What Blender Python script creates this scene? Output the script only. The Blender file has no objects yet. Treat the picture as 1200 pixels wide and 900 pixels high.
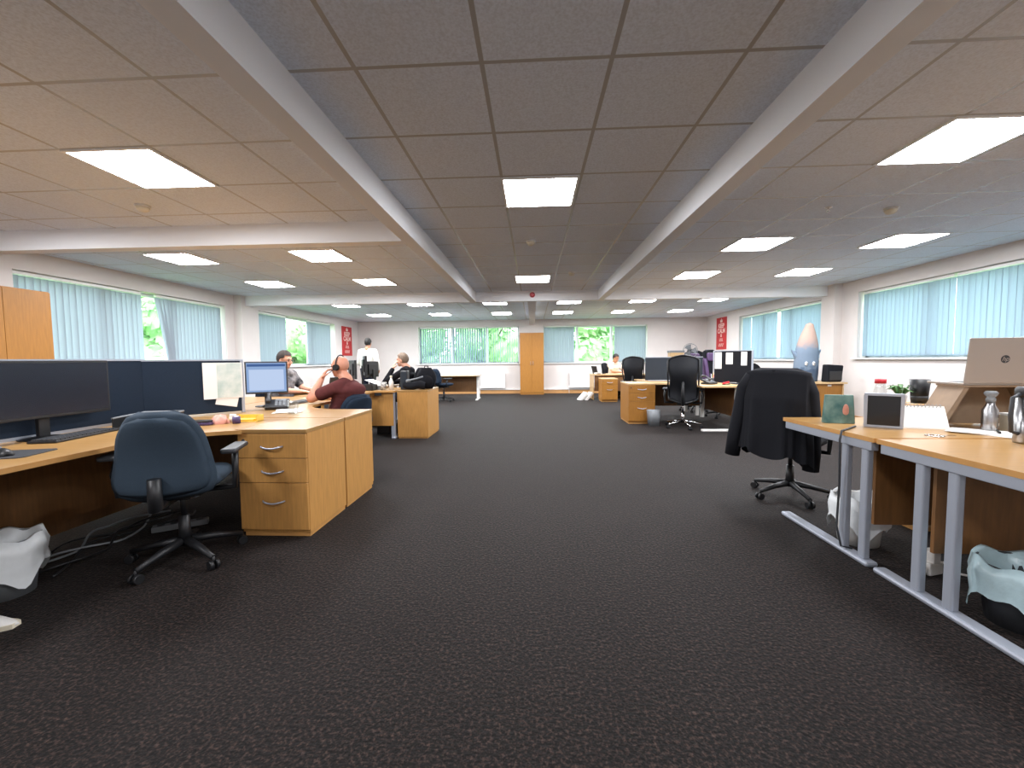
import bpy, bmesh, math, random
from mathutils import Vector, Matrix, Euler, Quaternion
random.seed(7)
PI = math.pi
SC = bpy.context.scene
COL = SC.collection

# ------------------------------------------------------------------ camera
FOC, PIT, YAW, ROL, EYE, CEIL = 487.0, 0.0585, 0.0515, -0.0095, 1.175, 2.55
_c, _s, _cp, _sp, _cr, _sr = math.cos(YAW), math.sin(YAW), math.cos(PIT), math.sin(PIT), math.cos(ROL), math.sin(ROL)
_r0 = Vector((_c, _s, 0)); _f0 = Vector((-_s, _c, 0)); _z = Vector((0, 0, 1))
FWD = _cp*_f0 - _sp*_z; _u0 = _sp*_f0 + _cp*_z
RGT = _cr*_r0 + _sr*_u0; UPV = _cr*_u0 - _sr*_r0
cam_d = bpy.data.cameras.new('camera'); cam = bpy.data.objects.new('camera', cam_d); COL.objects.link(cam)
cam_d.sensor_width = 36; cam_d.lens = 36*FOC/1200; cam_d.clip_start = 0.02
M3 = Matrix((RGT, UPV, -FWD)).transposed()
cam.matrix_world = Matrix.Translation((0, 0, EYE)) @ M3.to_4x4()
SC.camera = cam
def at(px, py, x=None, y=None, z=None):
    """The point of the room seen at a pixel of the 1200x900 photo, on a plane x=, y= or z=."""
    d = FWD + RGT*((px-600)/FOC) - UPV*((py-450)/FOC)
    t = (z-EYE)/d.z if z is not None else (y/d.y if y is not None else x/d.x)
    return Vector((0, 0, EYE)) + d*t

# ------------------------------------------------------------------ light, exposure
vs = SC.view_settings
vs.view_transform = 'Standard'; vs.look = 'None'; vs.gamma = 1.0; vs.use_curve_mapping = False
vs.exposure = 0.28
LAMP = 50.0          # radiance of the ceiling panels
SKY = 7.5           # brightness of the overcast sky
w = bpy.data.worlds.new('overcast_sky'); SC.world = w; w.use_nodes = True
bg = w.node_tree.nodes['Background']; bg.inputs[0].default_value = (0.91, 0.98, 1.0, 1); bg.inputs[1].default_value = SKY
SC.cycles.use_denoising = True
SC.cycles.max_bounces = 8; SC.cycles.diffuse_bounces = 5; SC.cycles.transparent_max_bounces = 12
SC.cycles.sample_clamp_indirect = 6.0
SC.cycles.caustics_reflective = False; SC.cycles.caustics_refractive = False

# ------------------------------------------------------------------ materials
def lin(c):
    o = []
    for v in c[:3]:
        v = v/255.0
        o.append(v/12.92 if v <= 0.04045 else ((v+0.055)/1.055)**2.4)
    return (*o, 1)
MATS = {}
def mat(name, col, rough=0.6, metal=0.0, spec=0.5, noise=0.0, nscale=40.0, bump=0.0, stretch=None, sheen=0.0, col2=None):
    m = bpy.data.materials.new(name); m.use_nodes = True; nt = m.node_tree; b = nt.nodes['Principled BSDF']
    c = lin(col); b.inputs['Base Color'].default_value = c
    b.inputs['Roughness'].default_value = rough; b.inputs['Metallic'].default_value = metal
    b.inputs['Specular IOR Level'].default_value = spec
    if sheen: b.inputs['Sheen Weight'].default_value = sheen
    if noise or bump or col2:
        tc = nt.nodes.new('ShaderNodeTexCoord'); mp = nt.nodes.new('ShaderNodeMapping'); nz = nt.nodes.new('ShaderNodeTexNoise')
        nt.links.new(tc.outputs['Object'], mp.inputs[0]); nt.links.new(mp.outputs[0], nz.inputs['Vector'])
        nz.inputs['Scale'].default_value = nscale; nz.inputs['Detail'].default_value = 4
        if stretch: mp.inputs['Scale'].default_value = stretch
        if noise or col2:
            r = nt.nodes.new('ShaderNodeValToRGB'); nt.links.new(nz.outputs[0], r.inputs[0])
            k1 = [max(0, v*(1-noise)) for v in c[:3]]; k2 = [min(1, v*(1+noise)) for v in c[:3]]
            if col2: k1 = c[:3]; k2 = lin(col2)[:3]
            r.color_ramp.elements[0].color = (*k1, 1); r.color_ramp.elements[1].color = (*k2, 1)
            r.color_ramp.elements[0].position = 0.32; r.color_ramp.elements[1].position = 0.68
            nt.links.new(r.outputs[0], b.inputs['Base Color'])
        if bump:
            bp = nt.nodes.new('ShaderNodeBump'); bp.inputs['Strength'].default_value = bump; bp.inputs['Distance'].default_value = 0.01
            nt.links.new(nz.outputs[0], bp.inputs['Height']); nt.links.new(bp.outputs[0], b.inputs['Normal'])
    MATS[name] = m; return m
def emat(name, col, strength):
    m = bpy.data.materials.new(name); m.use_nodes = True; nt = m.node_tree; nt.nodes.clear()
    o = nt.nodes.new('ShaderNodeOutputMaterial'); e = nt.nodes.new('ShaderNodeEmission')
    e.inputs[0].default_value = lin(col); e.inputs[1].default_value = strength
    nt.links.new(e.outputs[0], o.inputs[0]); return m

W_PAINT = mat('white_wall_paint', (222, 215, 211), 0.75, noise=0.02, nscale=3)
W_BEAM = mat('beam_paint', (236, 237, 240), 0.7)
W_TRIM = mat('white_gloss', (236, 236, 234), 0.35)
W_PVC = mat('window_pvc', (225, 230, 230), 0.35)
M_SKIRT = mat('skirting_wood', (196, 146, 92), 0.5, noise=0.12, nscale=12, stretch=(1, 1, 8))
BEECH = mat('beech_veneer', (186, 136, 74), 0.42, noise=0.10, nscale=9, stretch=(7, 7, 0.7))
BEECH_TOP = mat('beech_worktop', (162, 124, 74), 0.30, noise=0.08, nscale=9, stretch=(0.8, 8, 8))
BEECH_EDGE = mat('beech_edge', (190, 140, 80), 0.45, noise=0.08, nscale=10)
PALE_WOOD = mat('pale_maple', (196, 162, 116), 0.45, noise=0.07, nscale=9, stretch=(7, 7, 0.7))
OAK = mat('oak_cupboard', (158, 106, 38), 0.5, noise=0.10, nscale=9, stretch=(7, 7, 0.7))
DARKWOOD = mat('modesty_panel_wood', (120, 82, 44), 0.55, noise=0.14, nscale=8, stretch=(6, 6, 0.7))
NAVY = mat('navy_screen_fabric', (38, 48, 62), 0.95, spec=0.1, noise=0.10, nscale=220)
CHARC = mat('charcoal_screen_fabric', (50, 55, 62), 0.95, spec=0.1, noise=0.1, nscale=200)
CHAIRBLUE = mat('slate_chair_fabric', (48, 60, 72), 0.9, spec=0.2, noise=0.10, nscale=300, bump=0.1)
BLACKFAB = mat('black_fabric', (24, 25, 30), 0.9, spec=0.2, noise=0.15, nscale=200)
MESHFAB = mat('black_mesh_fabric', (26, 28, 33), 0.7, spec=0.3, noise=0.2, nscale=260)
BLACKPL = mat('black_plastic', (24, 25, 28), 0.45)
DGREYPL = mat('dark_grey_plastic', (52, 54, 58), 0.5)
GREYPL = mat('grey_plastic', (120, 124, 128), 0.5)
SILVER = mat('silver_paint', (172, 178, 190), 0.35, metal=0.35)
CHROME = mat('chrome', (225, 225, 228), 0.12, metal=1.0)
STEEL = mat('brushed_steel', (176, 176, 178), 0.28, metal=1.0, noise=0.06, nscale=40, stretch=(1, 1, 12))
SCREENOFF = mat('dark_screen', (16, 17, 21), 0.18)
WHITEPL = mat('white_plastic', (232, 230, 226), 0.4)
CREAMPL = mat('cream_plastic', (222, 212, 190), 0.5)
PAPER = mat('paper', (240, 238, 234), 0.8, spec=0.2)
BAGW = mat('white_bin_bag', (226, 230, 232), 0.35, noise=0.04, nscale=20, bump=0.3)
BAGB = mat('pale_blue_bin_bag', (176, 200, 206), 0.3, noise=0.06, nscale=20, bump=0.4)
RED = mat('poster_red', (190, 38, 40), 0.5)
POSTTXT = mat('poster_lettering', (240, 214, 204), 0.6)
SKIN = mat('skin', (214, 160, 134), 0.55, noise=0.04, nscale=30)
SKIN2 = mat('skin_ruddy', (208, 146, 120), 0.5, noise=0.04, nscale=30)
SKIN3 = mat('skin_tan', (178, 128, 98), 0.55, noise=0.04, nscale=30)
HAIRD = mat('dark_brown_hair', (46, 35, 30), 0.7, noise=0.3, nscale=80, stretch=(1, 1, 0.3))
HAIRG = mat('ash_brown_hair', (118, 100, 84), 0.7, noise=0.35, nscale=80, stretch=(1, 1, 0.3))
HAIRB = mat('black_hair', (26, 22, 20), 0.7, noise=0.3, nscale=80)
MAROON = mat('maroon_tee', (92, 50, 50), 0.9, spec=0.1, noise=0.08, nscale=30)
WSHIRT = mat('white_shirt_cloth', (238, 234, 226), 0.85, spec=0.1, noise=0.02, nscale=12, bump=0.2)
BSHIRT = mat('black_shirt_cloth', (28, 28, 32), 0.9, spec=0.1, noise=0.1, nscale=20)
BEIGESH = mat('beige_tee_cloth', (224, 206, 186), 0.9, spec=0.1)
PRINTSH = mat('printed_tee_cloth', (46, 46, 50), 0.9, spec=0.1, nscale=11, col2=(150, 146, 146))
JEANS = mat('dark_trousers', (40, 44, 58), 0.9, spec=0.1)
SHOE = mat('shoe_leather', (36, 30, 28), 0.5)
DARKEYE = mat('eye_dark', (40, 30, 26), 0.3)
LIPS = mat('lips', (170, 96, 88), 0.5)
PURPLE = mat('purple_vinyl', (84, 60, 100), 0.5)
PLUSHB = mat('blue_grey_plush', (112, 128, 146), 0.95, spec=0.1, noise=0.10, nscale=40, bump=0.3)
PLUSHP = mat('pinkish_plush', (178, 152, 140), 0.95, spec=0.1, noise=0.06, nscale=40, bump=0.3)
PLUSHD = mat('slate_plush', (84, 104, 132), 0.95, spec=0.1, noise=0.10, nscale=40)
YELLOW = mat('yellow_card', (236, 196, 84), 0.6)
PINK = mat('pink_cloth', (222, 160, 146), 0.8, noise=0.1, nscale=30)
PURPLEPL = mat('purple_plastic', (78, 62, 104), 0.5)
GREENBOX = mat('green_printed_card', (44, 92, 92), 0.4, nscale=12, col2=(120, 150, 140))
LEAF = mat('leaf_green', (70, 112, 58), 0.6, noise=0.3, nscale=30)
BEIGELAP = mat('champagne_metal', (174, 164, 156), 0.35, metal=0.35)
CARD = mat('brown_cardboard', (188, 150, 104), 0.8, noise=0.05, nscale=20)
TANWOOD = mat('tan_stand_wood', (140, 118, 96), 0.6, noise=0.1, nscale=14)
REDPL = mat('red_plastic', (186, 30, 44), 0.4)
SCREENNAVY = mat('screen_painted_reflection', (20, 28, 44), 0.25)  # dark monitor glass with a navy reflection put into its colour

# carpet: dark, flecked, brown-black cut pile
def carpet():
    m = bpy.data.materials.new('flecked_carpet'); m.use_nodes = True; nt = m.node_tree; b = nt.nodes['Principled BSDF']
    tc = nt.nodes.new('ShaderNodeTexCoord')
    def nz(scale, det=2, rough=0.6):
        n = nt.nodes.new('ShaderNodeTexNoise'); n.inputs['Scale'].default_value = scale; n.inputs['Detail'].default_value = det
        n.inputs['Roughness'].default_value = rough; nt.links.new(tc.outputs['Object'], n.inputs['Vector']); return n
    n1 = nz(75, 4, 0.7); n2 = nz(5.5, 4); n3 = nz(70, 1)
    r = nt.nodes.new('ShaderNodeValToRGB'); nt.links.new(n1.outputs[0], r.inputs[0])
    e = r.color_ramp.elements; e[0].position = 0.30; e[0].color = lin((8, 6, 5)); e[1].position = 0.72; e[1].color = lin((80, 62, 55))
    k = e.new(0.50); k.color = lin((19, 15, 14))
    mx = nt.nodes.new('ShaderNodeMix'); mx.data_type = 'RGBA'; mx.blend_type = 'MULTIPLY'; mx.inputs[0].default_value = 1.0
    r2 = nt.nodes.new('ShaderNodeValToRGB'); nt.links.new(n2.outputs[0], r2.inputs[0])
    r2.color_ramp.elements[0].color = (0.55, 0.54, 0.58, 1); r2.color_ramp.elements[1].color = (1, 1, 1, 1)
    nt.links.new(r.outputs[0], mx.inputs[6]); nt.links.new(r2.outputs[0], mx.inputs[7]); nt.links.new(mx.outputs[2], b.inputs['Base Color'])
    b.inputs['Roughness'].default_value = 0.75; b.inputs['Specular IOR Level'].default_value = 0.14
    b.inputs['Sheen Weight'].default_value = 0.05; b.inputs['Sheen Roughness'].default_value = 0.4
    bp = nt.nodes.new('ShaderNodeBump'); bp.inputs['Strength'].default_value = 0.5; bp.inputs['Distance'].default_value = 0.01
    nt.links.new(n3.outputs[0], bp.inputs['Height']); nt.links.new(bp.outputs[0], b.inputs['Normal'])
    return m
CARPET = carpet()

# ceiling: 600 mm mineral-fibre tiles in a lay-in grid (own grid offset in each bay)
def tile_mat(name, x0, y0):
    m = bpy.data.materials.new(name); m.use_nodes = True; nt = m.node_tree; b = nt.nodes['Principled BSDF']
    tc = nt.nodes.new('ShaderNodeTexCoord'); sp = nt.nodes.new('ShaderNodeSeparateXYZ'); nt.links.new(tc.outputs['Object'], sp.inputs[0])
    def bar(out, o):
        a = nt.nodes.new('ShaderNodeMath'); a.operation = 'SUBTRACT'; nt.links.new(out, a.inputs[0]); a.inputs[1].default_value = o-0.3-60
        c = nt.nodes.new('ShaderNodeMath'); c.operation = 'MODULO'; nt.links.new(a.outputs[0], c.inputs[0]); c.inputs[1].default_value = 0.6
        d = nt.nodes.new('ShaderNodeMath'); d.operation = 'SUBTRACT'; nt.links.new(c.outputs[0], d.inputs[0]); d.inputs[1].default_value = 0.3
        e = nt.nodes.new('ShaderNodeMath'); e.operation = 'ABSOLUTE'; nt.links.new(d.outputs[0], e.inputs[0])
        g = nt.nodes.new('ShaderNodeMath'); g.operation = 'LESS_THAN'; nt.links.new(e.outputs[0], g.inputs[0]); g.inputs[1].default_value = 0.011
        return g
    gx = bar(sp.outputs[0], x0); gy = bar(sp.outputs[1], y0)
    mxm = nt.nodes.new('ShaderNodeMath'); mxm.operation = 'MAXIMUM'; nt.links.new(gx.outputs[0], mxm.inputs[0]); nt.links.new(gy.outputs[0], mxm.inputs[1])
    n = nt.nodes.new('ShaderNodeTexNoise'); n.inputs['Scale'].default_value = 90; n.inputs['Detail'].default_value = 5; nt.links.new(tc.outputs['Object'], n.inputs['Vector'])
    r = nt.nodes.new('ShaderNodeValToRGB'); nt.links.new(n.outputs[0], r.inputs[0])
    r.color_ramp.elements[0].position = 0.3; r.color_ramp.elements[0].color = lin((211, 217, 227)); r.color_ramp.elements[1].position = 0.62; r.color_ramp.elements[1].color = lin((229, 237, 249))
    mx = nt.nodes.new('ShaderNodeMix'); mx.data_type = 'RGBA'; nt.links.new(mxm.outputs[0], mx.inputs[0])
    nt.links.new(r.outputs[0], mx.inputs[6]); mx.inputs[7].default_value = lin((172, 170, 168)); nt.links.new(mx.outputs[2], b.inputs['Base Color'])
    mr = nt.nodes.new('ShaderNodeMapRange'); nt.links.new(mxm.outputs[0], mr.inputs[0]); mr.inputs[3].default_value = 0.9; mr.inputs[4].default_value = 0.34
    nt.links.new(mr.outputs[0], b.inputs['Roughness'])
    bp = nt.nodes.new('ShaderNodeBump'); bp.inputs['Strength'].default_value = 0.10; bp.inputs['Distance'].default_value = 0.004
    nt.links.new(n.outputs[0], bp.inputs['Height']); nt.links.new(bp.outputs[0], b.inputs['Normal'])
    return m

def glass_mat(name, tint, gloss=0.06):
    m = bpy.data.materials.new(name); m.use_nodes = True; nt = m.node_tree; nt.nodes.clear()
    o = nt.nodes.new('ShaderNodeOutputMaterial'); t = nt.nodes.new('ShaderNodeBsdfTransparent'); g = nt.nodes.new('ShaderNodeBsdfGlossy')
    t.inputs[0].default_value = tint; g.inputs['Roughness'].default_value = 0.02
    x = nt.nodes.new('ShaderNodeMixShader'); x.inputs[0].default_value = gloss
    nt.links.new(t.outputs[0], x.inputs[1]); nt.links.new(g.outputs[0], x.inputs[2]); nt.links.new(x.outputs[0], o.inputs[0]); return m
GLASS = glass_mat('tinted_window_glass', (0.90, 0.965, 0.96, 1))
JARG = glass_mat('clear_glass', (0.94, 0.96, 0.96, 1), 0.14)

def blind_mat(name, col, tcol, tfac):
    m = bpy.data.materials.new(name); m.use_nodes = True; nt = m.node_tree; nt.nodes.clear()
    o = nt.nodes.new('ShaderNodeOutputMaterial'); d = nt.nodes.new('ShaderNodeBsdfDiffuse'); t = nt.nodes.new('ShaderNodeBsdfTranslucent')
    d.inputs[0].default_value = lin(col); t.inputs[0].default_value = lin(tcol)
    x = nt.nodes.new('ShaderNodeMixShader'); x.inputs[0].default_value = tfac
    nt.links.new(d.outputs[0], x.inputs[1]); nt.links.new(t.outputs[0], x.inputs[2]); nt.links.new(x.outputs[0], o.inputs[0]); return m
BLIND = blind_mat('blind_fabric', (180, 190, 198), (122, 131, 143), 0.5)
BLINDC = blind_mat('blind_fabric_cyan', (176, 194, 206), (116, 132, 148), 0.55)

def shark_mat():
    m = mat('shark_plush', (112, 128, 146), 0.95, spec=0.1, noise=0.1, nscale=40, bump=0.3); nt = m.node_tree; b = nt.nodes['Principled BSDF']
    tc = nt.nodes.new('ShaderNodeTexCoord'); sp = nt.nodes.new('ShaderNodeSeparateXYZ'); nt.links.new(tc.outputs['Object'], sp.inputs[0])
    n = nt.nodes.new('ShaderNodeTexNoise'); n.inputs['Scale'].default_value = 9; nt.links.new(tc.outputs['Object'], n.inputs['Vector'])
    ad = nt.nodes.new('ShaderNodeMath'); ad.operation = 'MULTIPLY_ADD'; nt.links.new(n.outputs[0], ad.inputs[0]); ad.inputs[1].default_value = 0.22; nt.links.new(sp.outputs[2], ad.inputs[2])
    r = nt.nodes.new('ShaderNodeValToRGB'); nt.links.new(ad.outputs[0], r.inputs[0]); e = r.color_ramp.elements
    e[0].position = 0.34; e[0].color = lin((78, 94, 116)); e[1].position = 0.92; e[1].color = lin((172, 146, 134))
    k = e.new(0.38); k.color = lin((110, 126, 144)); k = e.new(0.70); k.color = lin((116, 130, 146)); k = e.new(0.80); k.color = lin((158, 140, 134))
    nt.links.new(r.outputs[0], b.inputs['Base Color']); return m
SHARKM = shark_mat()
# ------------------------------------------------------------------ mesh helpers
class MB:
    def __init__(s): s.v = []; s.f = []; s.sm = []; s.mi = []; s.cur = 0
    def add(s, vs_, fs, smooth=False):
        n = len(s.v); s.v += [tuple(v) for v in vs_]
        for f in fs: s.f.append(tuple(i+n for i in f)); s.sm.append(smooth); s.mi.append(s.cur)
        return s
    def box(s, x0, x1, y0, y1, z0, z1, M=None):
        p = [Vector((x, y, z)) for z in (z0, z1) for y in (y0, y1) for x in (x0, x1)]
        if M is not None: p = [M @ q for q in p]
        return s.add(p, [(0, 2, 3, 1), (4, 5, 7, 6), (0, 1, 5, 4), (2, 6, 7, 3), (0, 4, 6, 2), (1, 3, 7, 5)])
    def cbox(s, c, d, rot=(0, 0, 0)):
        M = Matrix.Translation(c) @ Euler(rot).to_matrix().to_4x4()
        return s.box(-d[0]/2, d[0]/2, -d[1]/2, d[1]/2, -d[2]/2, d[2]/2, M)
    def cone(s, p0, p1, r0, r1=None, n=16, cap=True):
        p0 = Vector(p0); p1 = Vector(p1); r1 = r0 if r1 is None else r1
        d = (p1-p0).normalized(); a = d.orthogonal().normalized(); b = d.cross(a)
        L = [p0+(a*math.cos(2*PI*i/n)+b*math.sin(2*PI*i/n))*r0 for i in range(n)] + [p1+(a*math.cos(2*PI*i/n)+b*math.sin(2*PI*i/n))*r1 for i in range(n)]
        s.add(L, [(i, (i+1) % n, n+(i+1) % n, n+i) for i in range(n)], True)
        if cap: s.add(L[:n], [tuple(reversed(range(n)))]); s.add(L[n:], [tuple(range(n))])
        return s
    def tube(s, pts, r, n=10, closed=False):
        pts = [Vector(p) for p in pts]; N = len(pts); rings = []; up = None
        for i, p in enumerate(pts):
            q0 = pts[i-1] if (i > 0 or closed) else p; q1 = pts[(i+1) % N] if (i < N-1 or closed) else p
            d = (q1-q0).normalized()
            a = d.orthogonal().normalized() if up is None else (up - d*up.dot(d)).normalized()
            up = a; b = d.cross(a); rr = r[i] if isinstance(r, (list, tuple)) else r
            rings.append([p+(a*math.cos(2*PI*k/n)+b*math.sin(2*PI*k/n))*rr for k in range(n)])
        V = [v for rg in rings for v in rg]; F = []
        for i in range(N if closed else N-1):
            j = (i+1) % N
            F += [(i*n+k, i*n+(k+1) % n, j*n+(k+1) % n, j*n+k) for k in range(n)]
        s.add(V, F, True)
        if not closed: s.add(rings[0], [tuple(reversed(range(n)))]); s.add(rings[-1], [tuple(range(n))])
        return s
    def lathe(s, prof, c=(0, 0, 0), n=24, wob=None, M=None):
        V = []; F = []; K = len(prof)
        for i in range(n):
            a = 2*PI*i/n
            for j, (r, z) in enumerate(prof):
                q = r*(1 + (wob(a, j) if wob else 0))
                p = Vector((c[0]+q*math.cos(a), c[1]+q*math.sin(a), c[2]+z)); V.append(M @ p if M is not None else p)
        for i in range(n):
            for j in range(K-1): F.append((i*K+j, ((i+1) % n)*K+j, ((i+1) % n)*K+j+1, i*K+j+1))
        s.add(V, F, True); return s
    def prism(s, poly, z0, z1, M=None, smooth=False):
        n = len(poly); P = [Vector((x, y, z0)) for x, y in poly] + [Vector((x, y, z1)) for x, y in poly]
        if M is not None: P = [M @ p for p in P]
        s.add(P, [tuple(reversed(range(n))), tuple(range(n, 2*n))])
        return s.add(P, [(i, (i+1) % n, n+(i+1) % n, n+i) for i in range(n)], smooth)
    def ell(s, c, r, n=16, m=10, M=None):
        V = []; F = []
        for j in range(m+1):
            t = PI*j/m
            for i in range(n):
                a = 2*PI*i/n; p = Vector((r[0]*math.sin(t)*math.cos(a), r[1]*math.sin(t)*math.sin(a), r[2]*math.cos(t)))
                if M is not None: p = M @ p
                V.append(p+Vector(c))
        for j in range(m):
            for i in range(n): F.append((j*n+i, (j+1)*n+i, (j+1)*n+(i+1) % n, j*n+(i+1) % n))
        return s.add(V, F, True)
    def grid(s, fn, nu, nv, smooth=True, flip=False):
        V = [fn(i/nu, j/nv) for j in range(nv+1) for i in range(nu+1)]
        F = [(j*(nu+1)+i, j*(nu+1)+i+1, (j+1)*(nu+1)+i+1, (j+1)*(nu+1)+i) for j in range(nv) for i in range(nu)]
        return s.add(V, [tuple(reversed(f)) for f in F] if flip else F, smooth)
    def mesh(s, name, mats):
        me = bpy.data.meshes.new(name); me.from_pydata(s.v, [], s.f)
        me.polygons.foreach_set('use_smooth', s.sm); me.polygons.foreach_set('material_index', s.mi)
        for m in (mats if isinstance(mats, (list, tuple)) else [mats]): me.materials.append(m)
        bm = bmesh.new(); bm.from_mesh(me); bmesh.ops.remove_doubles(bm, verts=bm.verts, dist=1e-5)
        bmesh.ops.recalc_face_normals(bm, faces=bm.faces); bm.to_mesh(me); bm.free(); return me
    def build(s, name, mats, parent=None, bevel=0, label=None, kind=None):
        o = bpy.data.objects.new(name, s.mesh(name, mats)); COL.objects.link(o)
        if parent is not None: o.parent = parent
        if bevel:
            b = o.modifiers.new('bevel', 'BEVEL'); b.width = bevel; b.segments = 2; b.limit_method = 'ANGLE'; b.angle_limit = 0.7
        if label: o['label'] = label
        if kind: o['kind'] = kind
        return o
def boxmb(*a): return MB().box(*a)
def thing(name, label, cat, loc=(0, 0, 0), rz=0, group=None):
    o = bpy.data.objects.new(name, None); COL.objects.link(o); o.location = loc; o.rotation_euler = (0, 0, rz)
    o.empty_display_size = 0.1; o['label'] = label; o['category'] = cat
    if group: o['group'] = group
    return o
def tag(o, label, cat, group=None):
    o['label'] = label; o['category'] = cat
    if group: o['group'] = group
    return o
def struct(o): o['kind'] = 'structure'; return o
def sroot(name, loc=(0, 0, 0)):
    o = bpy.data.objects.new(name, None); COL.objects.link(o); o.location = loc; o['kind'] = 'structure'; return o
KIDS = {}
def dup(root, label, loc, rz=0, group=None):
    r = root.copy(); COL.objects.link(r); r.location = loc; r.rotation_euler = (0, 0, rz); r['label'] = label
    if group: r['group'] = group
    for ch in root.children:
        c = ch.copy(); COL.objects.link(c); c.parent = r
        for g in ch.children:
            d = g.copy(); COL.objects.link(d); d.parent = c
    return r
def text_mesh(name, body, size, material, M, parent, align='CENTER', shear=0.0, depth=0.0015, bold=0.0):
    cu = bpy.data.curves.new('lettering', 'FONT'); cu.body = body; cu.size = size; cu.align_x = align; cu.align_y = 'CENTER'
    cu.extrude = depth; cu.shear = shear; cu.offset = bold
    t = bpy.data.objects.new('lettering', cu); COL.objects.link(t)
    me = bpy.data.meshes.new_from_object(t.evaluated_get(bpy.context.evaluated_depsgraph_get()))
    bpy.data.objects.remove(t); bpy.data.curves.remove(cu)
    me.transform(M); me.materials.clear(); me.materials.append(material)
    o = bpy.data.objects.new(name, me); COL.objects.link(o); o.parent = parent; return o
def RZ(a): return Matrix.Rotation(a, 4, 'Z')
def T(*a): return Matrix.Translation(a if len(a) == 3 else a[0])

# ------------------------------------------------------------------ room shell
XL, XR, YB, YF, WT = -6.15, 5.85, 14.4, -1.6, 0.28
struct(boxmb(XL-WT, XR+WT, YF-WT, YB+WT, -0.12, 0).build('floor', CARPET))
GY = 2.0
TC = tile_mat('tiles_centre', -0.83, GY); TL = tile_mat('tiles_left', -1.83, GY); TR = tile_mat('tiles_right', 1.88, GY)
BLX, BRX = -1.15, 1.30
cm = MB()
cm.cur = 0; cm.box(XL-WT, BLX-0.06, YF-WT, YB+WT, CEIL, CEIL+0.12)
cm.cur = 1; cm.box(BLX-0.06, BRX+0.06, YF-WT, YB+WT, CEIL, CEIL+0.12)
cm.cur = 2; cm.box(BRX+0.06, XR+WT, YF-WT, YB+WT, CEIL, CEIL+0.12)
struct(cm.build('ceiling', [TL, TC, TR]))
BZ, FBY = 2.35, 8.45
struct(boxmb(BLX-0.13, BLX, YF, FBY, BZ, CEIL).build('beam_left', W_BEAM))
struct(boxmb(BRX, BRX+0.12, YF, FBY, BZ, CEIL).build('beam_right', W_BEAM))
struct(boxmb(XL, BLX-0.13, 4.10, 4.23, BZ, CEIL).build('beam_cross', W_BEAM))
struct(boxmb(XL, XR, FBY, FBY+0.16, BZ, CEIL).build('beam_far', W_BEAM))
struct(boxmb(-0.11, 0.06, FBY+0.16, YB, BZ+0.02, CEIL).build('beam_rear', W_BEAM))

def wall(name, axis, pos, out, a0, a1, opens, sub=None):
    """axis 'x': wall on plane x=pos running along y; openings (lo, hi, z0, z1)."""
    m = MB(); cuts = sorted(opens)
    def seg(lo, hi, z0, z1):
        if axis == 'x': m.box(min(pos, out), max(pos, out), lo, hi, z0, z1)
        else: m.box(lo, hi, min(pos, out), max(pos, out), z0, z1)
    c = a0
    for (lo, hi, z0, z1) in cuts:
        seg(c, lo, 0, CEIL); seg(lo, hi, 0, z0); seg(lo, hi, z1, CEIL); c = hi
    seg(c, a1, 0, CEIL); return struct(m.build(name, W_PAINT))
SILL, HEAD = 1.07, 2.33
W1 = (4.68, 8.08, SILL, 2.31); W2 = (9.10, 12.70, SILL, HEAD)
W3 = (-4.00, -0.49, SILL-0.02, HEAD); W4 = (0.36, 3.88, SILL-0.02, HEAD)
W5 = (4.10, 7.86, 1.15, HEAD); W6 = (8.83, 12.20, 1.12, HEAD)
wall('wall_left', 'x', XL, XL-WT, YF-WT, YB+WT, [W1, W2])
wall('wall_right', 'x', XR, XR+WT, YF-WT, YB+WT, [W5, W6])
wall('wall_back', 'y', YB, YB+WT, XL, XR, [W3, W4])
wall('wall_front', 'y', YF, YF-WT, XL, XR, [])
struct(boxmb(XL, XL+0.16, 8.32, 8.75, 0, CEIL).build('pillar_left', W_PAINT))
struct(boxmb(XR-0.14, XR, 8.25, 8.62, 0, CEIL).build('pillar_right', W_PAINT))
struct(boxmb(XL+0.2, XR, YB-0.025, YB, 0, 0.13).build('baseboard_back', M_SKIRT))
struct(boxmb(XL, XL+0.02, YF, YB, 0, 0.10).build('baseboard_left', M_SKIRT))
struct(boxmb(XR-0.02, XR, YF, YB, 0, 0.10).build('baseboard_right', M_SKIRT))
struct(boxmb(XL+0.2, XR, YB-0.05, YB, 0.13, 0.17).build('trim_1', W_TRIM))

def window(n, axis, pos, sgn, lo, hi, z0, z1, mull):
    """sgn: +1 where the outside lies at larger coordinates."""
    r = sroot('window_%d' % n)
    def bx(m, a0, a1, d0, d1, zz0, zz1):
        d = sorted((pos+sgn*d0, pos+sgn*d1))
        if axis == 'x': m.box(d[0], d[1], a0, a1, zz0, zz1)
        else: m.box(a0, a1, d[0], d[1], zz0, zz1)
    f = MB(); t = 0.05
    bx(f, lo, lo+t, 0.17, 0.24, z0, z1); bx(f, hi-t, hi, 0.17, 0.24, z0, z1); bx(f, lo, hi, 0.17, 0.24, z0, z0+t); bx(f, lo, hi, 0.17, 0.24, z1-t, z1)
    for q in mull: bx(f, q-0.04, q+0.04, 0.165, 0.245, z0+t, z1-t)
    f.build('window_frame', W_PVC, r)
    g = MB(); bx(g, lo+t, hi-t, 0.203, 0.209, z0+t, z1-t); g.build('window_pane', GLASS, r)
    s = MB(); bx(s, lo-0.06, hi+0.06, -0.06, 0.17, z0-0.03, z0); s.build('window_sill', W_TRIM, r, bevel=0.006)
    return r
window(1, 'x', XL, -1, *W1, (5.8, 6.95))
window(2, 'x', XL, -1, *W2, (10.35, 11.5))
window(3, 'y', YB, 1, *W3, (-2.84, -1.62))
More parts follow.
